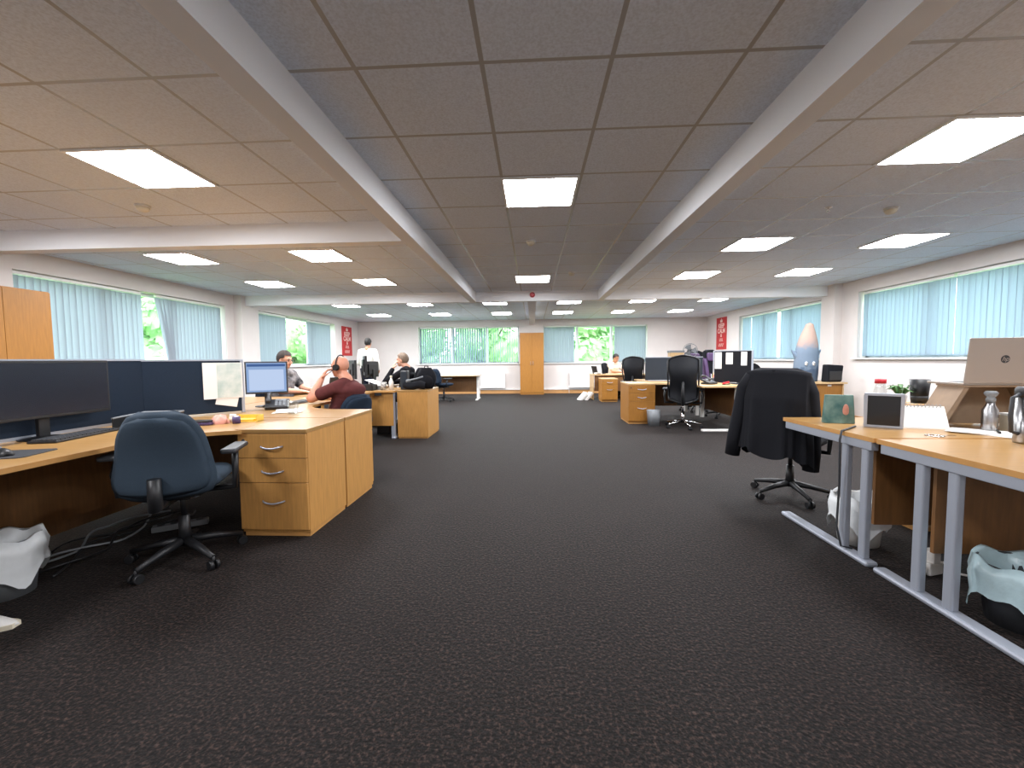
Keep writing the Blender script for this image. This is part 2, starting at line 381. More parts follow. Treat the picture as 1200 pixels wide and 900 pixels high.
window(4, 'y', YB, 1, *W4, (1.52, 2.70))
window(5, 'x', XR, 1, *W5, (5.35, 6.6))
window(6, 'x', XR, 1, *W6, (9.95, 11.1))

def blind(label, axis, pos, sgn, lo, hi, z0, z1, ang, m=BLIND, skew=None, jit=0.05, sp=0.078):
    """Vertical blind hung in a window reveal, vanes turned by ang (0 = closed)."""
    mid = (lo+hi)/2; dep = pos+sgn*0.09
    base = (dep, mid, z0) if axis == 'x' else (mid, dep, z0)
    r = thing('vertical_blind', label, 'blind', base, PI/2 if axis == 'x' else 0, 'vertical blinds in the windows')
    L = hi-lo; H = z1-z0
    MB().box(-L/2+0.01, L/2-0.01, -0.022, 0.022, H-0.045, H-0.005).build('headrail', W_TRIM, r, bevel=0.004)
    v = MB(); n = int(L/sp)
    for i in range(n):
        x = -L/2+0.045+i*(L-0.09)/(n-1); a = ang + random.uniform(-jit, jit)
        dx = skew(i/(n-1)) if skew else 0
        def P(u, t, x=x, a=a, dx=dx):
            uu = (u-0.5)*0.089; bow = 0.006*(1-(2*u-1)**2)
            return Vector((x+uu*math.cos(a)-bow*math.sin(a)+dx*(1-t), uu*math.sin(a)+bow*math.cos(a)+(0.004 if i % 2 else -0.004), 0.03+t*(H-0.085)))
        v.grid(P, 3, 1)
    v.build('vanes', m, r)
    ch = MB()
    for i in range(n-1):
        x = -L/2+0.045+i*(L-0.09)/(n-1); ch.box(x, x+(L-0.09)/(n-1), -0.003, -0.001, 0.034, 0.037)
    ch.build('bottom_chain', WHITEPL, r)
    return r
blind('blue-grey vertical blind in left wall, near half, beside wooden cupboard', 'x', XL, -1, 4.70, 6.38, SILL, 2.31, -0.22, jit=0.07)
blind('blue-grey vertical blind in left wall, from slanting gap to pillar', 'x', XL, -1, 6.62, 8.06, SILL, 2.31, -0.24, skew=lambda t: 0.22*max(0, 1-t*5), jit=0.04)
blind('pale blind on far left window, behind man with glasses, before bright gap', 'x', XL, -1, 9.12, 10.25, SILL, HEAD, -0.35, jit=0.03)
blind('pale blind on far left window, right of bright gap, nearest left poster', 'x', XL, -1, 11.25, 12.55, SILL, HEAD, -0.35, jit=0.03)
blind('half-open blind on left pane of back window left of oak cupboard', 'y', YB, 1, -3.97, -2.87, SILL-0.02, HEAD, 1.12, jit=0.04, m=BLINDC)
blind('half-open blind on middle pane of back window left of oak cupboard', 'y', YB, 1, -2.81, -1.65, SILL-0.02, HEAD, 1.02, jit=0.04, m=BLINDC)
blind('wide-open blind on right pane of back window, next to oak cupboard', 'y', YB, 1, -1.59, -0.52, SILL-0.02, HEAD, 1.42, jit=0.05, m=BLINDC)
blind('closed blind on back window just right of oak cupboard', 'y', YB, 1, 0.38, 1.42, SILL-0.02, HEAD, 0.05, jit=0.03)
blind('closed blind on right pane of back window, behind man in beige shirt', 'y', YB, 1, 2.78, 3.84, SILL-0.02, HEAD, 0.05, jit=0.03)
blind('turquoise-lit vertical blind behind the open laptop, near right wall', 'x', XR, 1, 4.12, 6.20, 1.15, HEAD, 0.10, m=BLINDC, jit=0.12)
blind('turquoise-lit vertical blind in right wall, beside right pillar', 'x', XR, 1, 6.22, 7.84, 1.15, HEAD, 0.12, m=BLINDC, jit=0.10)
blind('bright vertical blind behind the blue-grey plush shark', 'x', XR, 1, 8.85, 10.38, 1.12, HEAD, 0.08, m=BLINDC, jit=0.07)
blind('bright vertical blind in right wall, between plush shark and right poster', 'x', XR, 1, 10.50, 12.18, 1.12, HEAD, 0.06, m=BLINDC, jit=0.10)

# ------------------------------------------------------------------ ceiling fittings
PANEL = emat('lit_diffuser', (250, 251, 255), LAMP)
def light_proto():
    r = thing('ceiling_light', '', 'ceiling light', (0, 0, CEIL), 0)
    f = MB(); a, b = 0.298, 0.279
    for (x0, x1, y0, y1) in ((-a, a, -a, -b), (-a, a, b, a), (-a, -b, -b, b), (b, a, -b, b)): f.box(x0, x1, y0, y1, -0.012, 0.03)
    f.build('frame', W_TRIM, r)
    MB().add([(-b, -b, -0.006), (b, -b, -0.006), (b, b, -0.006), (-b, b, -0.006)], [(0, 3, 2, 1)]).build('diffuser', PANEL, r, label='glowing white diffuser')
    return r
LIGHTS = [(-4.62, 2.90, 'glowing square ceiling light cut by the left edge of the photo'), (-2.73, 2.90, 'largest glowing ceiling light on the left, between left beam and left wall'),
 (-4.62, 5.36, 'glowing ceiling light above the blind by the wooden cupboard'), (-2.74, 5.36, 'ceiling light just beyond the left cross beam, nearest the left beam'),
 (-4.62, 7.20, 'ceiling light before the far beam, in front of left pillar'), (-2.74, 7.20, 'ceiling light before the far beam, second from left wall'),
 (0.06, 3.52, 'square ceiling light in the middle of the photo, nearest in centre strip'), (0.0, 7.20, 'ceiling light in centre strip just before red alarm sounder'),
 (2.74, 2.90, 'largest glowing ceiling light on the right side'), (4.40, 2.90, 'glowing ceiling light beyond the right edge, by the right wall'),
 (2.70, 5.28, 'ceiling light right of the right beam, second row from camera'), (4.40, 5.28, 'ceiling light near right wall above the near window'),
 (2.70, 7.12, 'ceiling light before the far beam, right of the right beam'), (4.36, 7.05, 'ceiling light before the far beam, nearest right pillar')]
LIGHTS += [(-2.73, 0.50, 'ceiling light behind the camera on the left, out of the photo'), (0.06, -0.20, 'ceiling light behind the camera in the centre strip, out of the photo'),
 (2.74, 0.50, 'ceiling light behind the camera on the right, out of the photo')]
for k, nm in enumerate(('leftmost', 'second from left', 'third from left', 'third from right', 'second from right', 'rightmost')):
    x = (-4.62, -2.76, -0.92, 0.87, 2.61, 4.26)[k]
    LIGHTS.append((x, 10.10, '%s ceiling light in the row just beyond the far beam' % nm))
    LIGHTS.append((x, 12.38, '%s ceiling light in the last row before the back wall' % nm))
lp = light_proto()
for i, (x, y, lb) in enumerate(LIGHTS):
    if i == 0: lp.location = (x, y, CEIL); lp['label'] = lb; lp['group'] = 'square ceiling lights'
    else: dup(lp, lb, (x, y, CEIL), 0, 'square ceiling lights')

def detector(x, y, label):
    r = thing('smoke_detector', label, 'smoke detector', (x, y, CEIL), 0, 'smoke detectors on the ceiling')
    MB().lathe([(0.0, -0.018), (0.055, -0.018), (0.058, 0.0), (0, 0)]).build('mounting_base', WHITEPL, r)
    MB().lathe([(0.0, -0.052), (0.028, -0.050), (0.042, -0.040), (0.045, -0.028), (0.050, -0.018), (0, -0.018)]).build('sensor_head', CREAMPL, r)
detector(-3.40, 3.55, 'round white smoke detector on left ceiling bay')
detector(3.34, 4.14, 'round smoke detector on right ceiling bay')
detector(-0.02, 4.92, 'smoke detector in centre strip behind the middle light')
detector(0.62, 6.72, 'smoke detector in centre strip, nearer the right beam')
s_ = thing('sprinkler_head', 'tiny white sprinkler head left of right bay smoke detector', 'sprinkler', (2.73, 4.07, CEIL))
MB().lathe([(0, -0.004), (0.03, -0.004), (0.032, 0), (0, 0)]).build('rose', WHITEPL, s_)
MB().cone((0, 0, -0.035), (0, 0, -0.004), 0.008).lathe([(0, -0.037), (0.018, -0.036), (0.018, -0.033), (0, -0.032)]).build('nozzle', CHROME, s_)
s_ = thing('alarm_sounder', 'small red fire alarm sounder on the far beam', 'fire alarm', (-0.01, FBY, 2.47))
MB().cone((0, 0, 0), (0, -0.03, 0), 0.055, 0.05, 20).build('back_box', REDPL, s_)
MB().cone((0, -0.03, 0), (0, -0.07, 0), 0.045, 0.03, 20).build('horn', REDPL, s_)

# ------------------------------------------------------------------ wall things
def poster(label, x, y0, y1, z0, z1, face):
    """face +1: on left wall looking +X; -1: on right wall looking -X. Local: u right, v up."""
    yc, zc = (y0+y1)/2, (z0+z1)/2; W, H = y1-y0, z1-z0
    r = thing('poster', label, 'poster', (x, yc, zc), PI/2 if face > 0 else -PI/2, 'red posters on the side walls')
    # local x runs along the wall, local -y faces the room
    MB().box(-W/2, W/2, -0.012, 0.0, -H/2, H/2).build('panel', RED, r)
    B = Matrix(((1, 0, 0, 0), (0, 0, -1, -0.0135), (0, 1, 0, 0), (0, 0, 0, 1)))
    def line(nm, tx, v, size, bold=0.004): text_mesh(nm, tx, size, POSTTXT, T(0, 0, v*H) @ B, r, bold=bold)
    crown = MB().prism([(-0.07, 0), (0.07, 0), (0.085, 0.09), (0.045, 0.06), (0.0, 0.13), (-0.045, 0.06), (-0.085, 0.09)], 0, 0.0015, T(0, 0, 0.345*H) @ B)
    crown.build('crown_emblem', POSTTXT, r)
    line('top_lettering', 'KEEP', 0.235, W*0.27); line('upper_lettering', 'CALM', 0.075, W*0.28); line('ampersand', '&', -0.065, W*0.2)
    # the last two lines are too small to read in the photo: rows of letter strokes
    for nm, v, wd, k in (('middle_line', -0.20, 0.36, 5), ('bottom_line', -0.36, 0.50, 6)):
        st = MB()
        for i in range(k):
            u = (-wd/2+(i+0.5)*wd/k)*W; hw = wd/k*0.34*W
            st.box(u-hw, u-hw*0.35, -0.0135-0.0015, -0.0125, v*H-0.045*H, v*H+0.045*H)
            st.box(u-hw*0.35, u+hw, -0.0135-0.0015, -0.0125, v*H+(0.02 if i % 2 else -0.045)*H, v*H+(0.045 if i % 2 else -0.02)*H)
        st.build(nm, POSTTXT, r)
poster('tall red poster on left wall beside the back corner', XL, 13.14, 13.86, 1.36, 2.31, 1)
poster('tall red poster on right wall above the charcoal screen', XR, 12.95, 13.64, 1.43, 2.42, -1)

def radiator(label, x, w_):
    r = thing('radiator', label, 'radiator', (x, YB-0.09, 0), 0, 'white radiators on the back wall')
    p = MB(); n = int(w_/0.045)
    def P(u, v): return Vector((-w_/2+u*w_, -0.02-0.008*abs(math.sin(u*n*PI)), 0.20+v*0.50))
    p.grid(P, n*4, 1); p.box(-w_/2, w_/2, -0.02, 0.03, 0.20, 0.70); p.build('panel', W_TRIM, r)
    MB().box(-w_/2-0.005, w_/2+0.005, -0.035, 0.04, 0.70, 0.712).build('top_grille', W_TRIM, r)
    MB().cone((-w_/2-0.02, 0, 0.12), (-w_/2-0.02, 0, 0.27), 0.018).tube([(-w_/2-0.02, 0, 0.12), (-w_/2-0.02, 0, 0.0)], 0.008).build('valve', WHITEPL, r)
radiator('white panel radiator under back window, left of oak cupboard', -1.40, 0.86)
radiator('white panel radiator under back window, right of oak cupboard', 1.72, 0.95)

def cupboard(name, label, loc, rz, w_, d, h, m, hand=True, seam=True):
    r = thing(name, label, 'cupboard', loc, rz)
    MB().box(-w_/2, w_/2, 0, d, 0.0, h).build('carcass', m, r, bevel=0.003)
    for s in (-1, 1):
        dr = MB().box(min(0.002*s, s*(w_/2-0.004)), max(0.002*s, s*(w_/2-0.004)), -0.019, -0.001, 0.07, h-0.012).build('door', m, r, bevel=0.002)
        if hand: MB().tube([(0.04*s, -0.019, h*0.48), (0.04*s, -0.045, h*0.485), (0.04*s, -0.045, h*0.535), (0.04*s, -0.019, h*0.54)], 0.005, 8).build('handle', SILVER, dr)
    return r
cupboard('storage_cupboard', 'tall narrow oak double cupboard between the two back windows', (-0.045, YB-0.50, 0), 0, 0.79, 0.42, 2.06, OAK)
cupboard('storage_cupboard', 'tall wooden cupboard at the left wall behind the navy screen', (-5.70, 4.22, 0), PI/2, 0.90, 0.42, 2.02, OAK)

# ------------------------------------------------------------------ desk furniture
DZ = 0.73
def arc(cx, cy, r, a0, a1, n=10): return [(cx+r*math.cos(a0+(a1-a0)*i/n), cy+r*math.sin(a0+(a1-a0)*i/n)) for i in range(n+1)]
def pedestal(label, loc, rz, w_, d, h, m, drawers, top=True, group='drawer pedestals', topm=BEECH_TOP):
    """Drawer pedestal; local front faces -Y at y=0, base centre of the front edge at the origin."""
    r = thing('drawer_pedestal', label, 'drawer unit', loc, rz, group)
    MB().box(-w_/2+0.004, w_/2-0.004, 0.02, d, 0.03, h-0.025).build('carcass', m, r, bevel=0.002)
    MB().box(-w_/2+0.012, w_/2-0.012, 0.03, d-0.01, 0.0, 0.05).build('plinth', BEECH_EDGE, r)
    MB().box(-w_/2, w_/2, 0.0, d, h-0.025, h).build('top', topm, r, bevel=0.002)
    z = h-0.030
    for i, dh in enumerate(drawers):
        dr = MB().box(-w_/2+0.006, w_/2-0.006, 0.0, 0.019, z-dh+0.004, z).build('drawer', m, r, bevel=0.002)
        zc = z-min(dh*0.5, 0.12)
        hp = [(-0.075+0.15*t, -0.026*math.sin(PI*t)**0.5-0.001 if 0 < t < 1 else 0.001, zc-0.012*math.sin(PI*t)) for t in [k/12 for k in range(13)]]
        MB().tube(hp, 0.0055, 8).build('handle', SILVER, dr)
        if i == 0: MB().cone((-w_/2+0.045, -0.004, z-0.045), (-w_/2+0.045, 0.002, z-0.045), 0.011, None, 14).build('lock', DGREYPL, dr)
        z -= dh
    return r
def worktop(parent, poly, z=DZ, t=0.025, m=BEECH_TOP, e=BEECH_EDGE):
    mb = MB(); n = len(poly)
    P = [Vector((x, y, z)) for x, y in poly]; Q = [Vector((x, y, z-t)) for x, y in poly]
    mb.cur = 0; mb.add(P, [tuple(range(n))]); mb.cur = 1; mb.add(Q, [tuple(range(n))])
    mb.add(P+Q, [(i, (i+1) % n, n+(i+1) % n, n+i) for i in range(n)])
    return mb.build('worktop', [m, e], parent)
def post_leg(parent, x, y, z1=DZ-0.03, r=0.03, foot=None, m=SILVER):
    o = MB().box(x-r, x+r, y-r*0.8, y+r*0.8, 0.03, z1).build('leg', m, parent, bevel=0.006)
    if foot: MB().box(*foot, 0.0, 0.035).build('foot', m, o, bevel=0.012)
    return o

# --- near left workstation (wave desk, L-shaped screens)
r = thing('corner_desk', 'beech corner desk on the left, in front of the slate-blue chair', 'desk')
worktop(r, [(-3.05, 1.25), (-2.27, 1.25), (-2.27, 2.10)] + [(-2.27+0.36*(1-math.cos(a)), 2.10+0.49*math.sin(a)) for a in [PI/2*k/8 for k in range(1, 8)]] + [(-1.91, 2.605), (-1.972, 2.61), (-1.972, 3.19), (-3.05, 3.19)])
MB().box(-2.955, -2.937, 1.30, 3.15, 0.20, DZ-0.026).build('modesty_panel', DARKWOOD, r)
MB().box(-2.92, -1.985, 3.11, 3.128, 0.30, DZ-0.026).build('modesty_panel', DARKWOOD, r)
post_leg(r, -2.36, 1.33, foot=(-2.95, -2.28, 1.295, 1.365), m=DGREYPL); post_leg(r, -2.90, 3.05, m=DGREYPL)
pedestal('desk-high beech pedestal with three drawers beside the slate-blue chair', (-1.732, 2.635, 0), 0, 0.475, 0.555, DZ, BEECH, [0.165, 0.165, 0.32])
r = thing('desk', 'beech desk behind the navy screen, mostly hidden, added for shade', 'desk')  # unseen neighbour desk, added to keep the floor behind the panel in shade
worktop(r, [(-3.87, 1.27), (-3.07, 1.27), (-3.07, 5.13), (-3.87, 5.13)])
MB().box(-3.15, -3.13, 1.30, 5.10, 0.06, DZ-0.026).build('modesty_panel', DARKWOOD, r)
for y_ in (1.35, 3.2, 5.05): post_leg(r, -3.78, y_); post_leg(r, -3.20, y_)
# mirrored far half of the pair
r = thing('corner_desk', 'beech corner desk used by the man with headphones', 'desk')
worktop(r, [(-3.05, 3.21), (-1.972, 3.21), (-1.972, 3.79), (-1.91, 3.795)] + [(-2.27+0.36*(1-math.cos(a)), 4.30-0.49*math.sin(a)) for a in [PI/2*k/8 for k in range(7, 0, -1)]] + [(-2.27, 4.30), (-2.27, 5.15), (-3.05, 5.15)])
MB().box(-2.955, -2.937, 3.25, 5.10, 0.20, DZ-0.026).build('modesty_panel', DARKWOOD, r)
post_leg(r, -2.36, 5.07, foot=(-2.95, -2.28, 5.035, 5.105)); post_leg(r, -2.90, 3.35)
pedestal('desk-high beech pedestal backing onto the three-drawer one', (-1.732, 3.765, 0), PI, 0.475, 0.555, DZ, BEECH, [0.165, 0.165, 0.32])

def divider(label, p0, p1, z0, z1, m, t=0.03, posts=True, group='desk screens'):
    p0 = Vector((*p0, 0)); p1 = Vector((*p1, 0)); L = (p1-p0).length; a = math.atan2(p1.y-p0.y, p1.x-p0.x); c = (p0+p1)/2
    r = thing('desk_screen', label, 'desk screen', (c.x, c.y, z0), a, group)
    H = z1-z0
    MB().box(-L/2, L/2, -t/2, t/2, 0.015, H-0.012).build('fabric_panel', m, r, bevel=0.006)
    MB().box(-L/2, L/2, -t/2-0.002, t/2+0.002, H-0.012, H).build('top_trim', SILVER, r)
    if posts:
        for s in ((-1, 1) if posts is True else (1,)): MB().box(s*L/2-0.012, s*L/2+0.012, -t/2-0.004, t/2+0.004, 0.0, H).build('post', SILVER, r, bevel=0.004)
    else: MB().box(-L/2+0.05, L/2-0.05, -t/2, t/2, 0.0, 0.02).build('clamp', SILVER, r)
    return r
divider('navy desk screen running along the back of the near left desk', (-3.03, 1.27), (-3.03, 3.085), DZ, 1.205, NAVY, posts=False)
divider('navy desk screen with pinned map papers, by bluish monitor', (-3.025, 3.06), (-2.585, 3.56), DZ, 1.200, NAVY, posts=1)
# papers on the second screen
sa = math.atan2(0.50, 0.425); sd = Vector((math.cos(sa), math.sin(sa), 0)); sn = Vector((math.sin(sa), -math.cos(sa), 0)); s0 = Vector((-3.01, 3.06, 0))
def pinned(name, label, u0, u1, z0, z1, tilt, m, off, group='papers pinned on the navy screen'):
    c = s0+sd*(u0+u1)/2+sn*(0.017+off); r = thing(name, label, 'paper', (c.x, c.y, (z0+z1)/2), sa, group)
    M = Matrix.Rotation(tilt, 4, 'Y')
    MB().box(-(u1-u0)/2, (u1-u0)/2, -0.001, 0.0, -(z1-z0)/2, (z1-z0)/2, M).build('sheet', m, r)
    return r
MAPP = mat('map_print', (226, 228, 222), 0.8, nscale=9, col2=(176, 196, 190))
p_ = pinned('paper_sheet', 'white map sheet pinned at end of the navy screen', 0.37, 0.655, 0.865, 1.172, 0.0, PAPER, 0.004)
MB().box(-0.045, 0.135, -0.0022, -0.001, -0.145, 0.15).build('printed_map', MAPP, p_)
pinned('paper_sheet', 'tilted white sheet peeping out below the pinned map', 0.46, 0.62, 0.80, 0.93, 0.22, PAPER, 0.001)

# ------------------------------------------------------------------ computers and phones
def monitor(label, loc, rz, w_, h_, zc, scr=SCREENOFF, back=BLACKPL, group='black monitors'):
    """Local: screen faces -Y. zc = height of panel centre above the base."""
    r = thing('monitor', label, 'monitor', loc, rz, group)
    b = MB().box(-w_/2, w_/2, -0.018, 0.018, zc-h_/2, zc+h_/2).box(-w_/3, w_/3, 0.018, 0.04, zc-h_/3.2, zc+h_/3.2).build('casing', back, r, bevel=0.005)
    MB().box(-w_/2+0.014, w_/2-0.014, -0.0195, -0.0178, zc-h_/2+0.018, zc+h_/2-0.014).build('screen', scr, r)
    MB().box(-0.03, 0.03, 0.03, 0.055, 0.01, zc).build('stand', back, r, bevel=0.004)
    MB().lathe([(0, 0), (0.115, 0), (0.115, 0.006), (0.02, 0.016), (0, 0.016)], (0, 0.03, 0), 28).build('foot', back, r)
    return r
SCRBLUE = emat('lit_screen_blue', (150, 178, 222), 0.75)
SCRBAR = emat('lit_screen_bar', (88, 120, 180), 0.55)
SCRPALE = emat('lit_screen_pale', (188, 206, 236), 0.85)
monitor('wide dark monitor before the navy screen on the near left desk', (-2.90, 2.33, DZ), PI/2+0.03, 0.72, 0.34, 0.296, SCREENNAVY)
m_ = monitor('lit monitor with pale blue window, beside man with glasses', at(312, 482, y=4.02)*Vector((1, 1, 0))+Vector((0, 0, DZ)) if False else (-2.66, 4.02, DZ), 0.50, 0.37, 0.32, 0.29, SCRBLUE, DGREYPL)
MB().box(-0.165, 0.165, -0.0205, -0.0196, 0.40, 0.425).build('title_bar', SCRBAR, m_); MB().box(-0.15, 0.15, -0.0205, -0.0196, 0.165, 0.37).build('open_window', SCRPALE, m_)
def keyboard(label, loc, rz, m=BLACKPL):
    r = thing('keyboard', label, 'keyboard', loc, rz, 'keyboards')
    MB().prism([(-0.22, -0.075), (0.22, -0.075), (0.22, 0.075), (-0.22, 0.075)], 0.0, 0.014).build('case', m, r, bevel=0.005)
    k = MB()
    for j in range(5):
        for i in range(15): k.box(-0.21+i*0.028, -0.187+i*0.028, -0.066+j*0.026, -0.045+j*0.026, 0.013, 0.021)
    k.build('keys', DGREYPL, r); return r
keyboard('black keyboard on the near left desk, by the mouse mat', (-2.79, 2.38, DZ), PI/2+0.18)
r = thing('mouse_mat', 'dark mouse mat on the near left desk edge', 'mouse mat', (-2.57, 1.90, DZ), 0.25)
MB().prism([(-0.10, -0.11), (0.10, -0.11), (0.12, -0.09), (0.12, 0.09), (0.10, 0.11), (-0.10, 0.11), (-0.12, 0.09), (-0.12, -0.09)], 0, 0.004).build('pad', DGREYPL, r)
def mouse(label, loc, rz, m=BLACKPL):
    r = thing('computer_mouse', label, 'mouse', loc, rz, 'computer mice')
    MB().grid(lambda u, v: Vector((0.031*math.sin(PI*v)**0.4*math.cos(2*PI*u), -0.055*math.cos(PI*v), 0.035*max(0, math.sin(PI*v))**0.6*max(0, math.sin(2*PI*u)))), 20, 12).build('shell', m, r)
    MB().cone((-0.004, 0.03, 0.032), (0.004, 0.03, 0.032), 0.007, None, 12).build('scroll_wheel', GREYPL, r); return r
mouse('black mouse on the dark mat at left edge', (-2.58, 1.87, DZ+0.004), 1.2)
r = thing('paper_sheet', 'curled white paper standing at left edge before the navy screen', 'paper', (-2.98, 1.99, DZ))
MB().grid(lambda u, v: Vector((0.05*v*v-0.02, -0.045+0.09*u, 0.001+0.115*(1-v))), 6, 10).build('sheet', PAPER, r).modifiers.new('t', 'SOLIDIFY').thickness = 0.001
r = thing('letter_tray', 'black open letter tray behind the slate-blue chair', 'tray', (-2.78, 2.86, DZ), 0.25)
MB().box(-0.13, 0.13, -0.17, 0.17, 0, 0.005).box(-0.13, -0.125, -0.17, 0.17, 0, 0.07).box(0.125, 0.13, -0.17, 0.17, 0, 0.07).box(-0.13, 0.13, 0.165, 0.17, 0, 0.07).build('tray', BLACKPL, r)
MB().tube([(-0.128, -0.17, 0.07), (-0.128, 0.168, 0.074), (0.128, 0.168, 0.074), (0.128, -0.17, 0.07)], 0.007, 8).build('rim', GREYPL, r)
def phone(label, loc, rz):
    r = thing('desk_phone', label, 'phone', loc, rz, 'desk phones')
    Mx = Matrix.Rotation(0.35, 4, 'X')
    MB().box(-0.10, 0.10, -0.09, 0.09, 0.012, 0.04, T(0, 0, 0.022) @ Mx).box(-0.09, 0.09, -0.06, 0.085, 0.0, 0.03).build('body', BLACKPL, r, bevel=0.006)
    hs = [(-0.07, -0.085+0.17*t, 0.075+0.03*math.sin(PI*t)+0.06*t) for t in [k/10 for k in range(11)]]
    MB().tube(hs, [0.02, 0.021, 0.016, 0.013, 0.012, 0.012, 0.012, 0.013, 0.016, 0.021, 0.02], 10).build('handset', DGREYPL, r)
    k = MB()
    for j in range(4):
        for i in range(3): k.box(-0.02+i*0.032, 0.002+i*0.032, -0.06+j*0.026, -0.042+j*0.026, 0.04, 0.045, T(0, 0, 0.022) @ Mx)
    k.box(-0.02, 0.07, 0.05, 0.08, 0.04, 0.043, T(0, 0, 0.022) @ Mx)
    k.build('buttons', GREYPL, r)
    c = [(-0.10-0.02*math.sin(9*t), -0.06+0.1*t, 0.03+0.01*math.cos(9*t)) for t in [k_/14 for k_ in range(15)]]
    MB().tube(c, 0.004, 6).build('cord', BLACKPL, r); return r
phone('black desk phone below the lit monitor', (-2.42, 3.80, DZ), 0.5)
keyboard('dark keyboard under the lit monitor', (-2.55, 4.35, DZ), PI/2)
# small things on the near pedestals
def lathe_thing(name, label, cat, loc, prof, m, part, group=None, n=24):
    r = thing(name, label, cat, loc, 0, group); MB().lathe(prof, (0, 0, 0), n).build(part, m, r); return r
r = thing('notepad_tray', 'yellow card tray on the near left desktop', 'tray', (-2.16, 3.02, DZ), 0.12)
MB().box(-0.09, 0.09, -0.05, 0.05, 0, 0.004).box(-0.09, 0.09, 0.046, 0.05, 0, 0.045).box(-0.09, -0.086, -0.05, 0.05, 0, 0.03).box(0.086, 0.09, -0.05, 0.05, 0, 0.045).build('box', YELLOW, r)
MB().box(-0.07, 0.06, -0.04, 0.04, 0.004, 0.018).build('note_block', YELLOW, r)
r = thing('tape_roll', 'purple and white tape roll on left desktop', 'tape', (-2.165, 2.905, DZ))
MB().lathe([(0.014, 0), (0.026, 0), (0.026, 0.05), (0.014, 0.05), (0.014, 0)]).build('roll', PURPLEPL, r)
MB().lathe([(0.010, 0.001), (0.0141, 0.001), (0.0141, 0.054), (0.010, 0.054), (0.010, 0.001)]).build('core', WHITEPL, r)
r = thing('jar', 'small white-lidded pot beside the purple tape roll', 'pot', (-2.225, 2.95, DZ))
MB().lathe([(0, 0), (0.022, 0), (0.024, 0.045), (0, 0.045)]).build('pot', CREAMPL, r); MB().lathe([(0, 0.062), (0.02, 0.06), (0.024, 0.045), (0, 0.045)]).build('lid', WHITEPL, r)
r = thing('cleaning_cloth', 'crumpled pink cloth on left desktop', 'cloth', (-2.285, 2.90, DZ))
MB().grid(lambda u, v: Vector((0.065*math.cos(2*PI*u)*math.sin(PI*v/2)*(1+0.18*math.sin(6*PI*u+v*5)), 0.045*math.sin(2*PI*u)*math.sin(PI*v/2)*(1+0.15*math.cos(8*PI*u)), 0.062*math.cos(PI*v/2)*(1+0.2*math.sin(10*PI*u)*math.sin(PI*v)))), 30, 10).build('folds', PINK, r)
r = thing('glasses_case', 'flat dark purple case on left desktop behind the chair', 'case', (-2.37, 2.82, DZ), 0.2)
MB().prism(arc(-0.045, 0, 0.035, PI/2, 1.5*PI, 8)+arc(0.045, 0, 0.035, -PI/2, PI/2, 8), 0, 0.022).build('lower_shell', PURPLEPL, r, bevel=0.006)
MB().prism(arc(-0.045, 0, 0.034, PI/2, 1.5*PI, 8)+arc(0.045, 0, 0.034, -PI/2, PI/2, 8), 0.0225, 0.036).build('lid', BLACKPL, r, bevel=0.006)
r = thing('glass_tumbler', 'clear glass tumbler on the corner near the man with headphones', 'glass', (-2.06, 3.45, DZ), 0)
MB().lathe([(0, 0.0), (0.040, 0), (0.044, 0.11), (0.041, 0.11), (0.037, 0.008), (0, 0.008)]).build('bowl', JARG, r)
r = thing('paper_stack', 'loose white papers beside the glass tumbler', 'paper', (-2.20, 3.62, DZ), 0.3)
for i in range(3): MB().box(-0.105, 0.105, -0.1485, 0.1485, 0.001+i*0.002, 0.0028+i*0.002, RZ(0.12*i)).build('sheet', PAPER, r)
# things under the near left desk
r = thing('cable_bundle', 'tangle of grey and black cables on floor under left desk', 'cables', (-2.82, 2.55, 0))
for k in range(5):
    pts = [(0.12*math.sin(k*2+t*7)+0.05*k-0.1, -0.5+t*1.0, 0.012+0.02*abs(math.sin(t*9+k))) for t in [i/24 for i in range(25)]]
    MB().tube(pts, 0.007, 6).build('cable', GREYPL if k in (0, 2) else BLACKPL, r)
r = thing('power_strip', 'grey extension socket strip on floor below left desk', 'power strip', (-2.52, 2.78, 0), 0.6)
MB().box(-0.16, 0.16, -0.03, 0.03, 0, 0.04).build('case', GREYPL, r, bevel=0.006)
for i in range(4): MB().cone((-0.11+i*0.073, 0, 0.04), (-0.11+i*0.073, 0, 0.043), 0.022, None, 16).build('socket', DGREYPL, r)

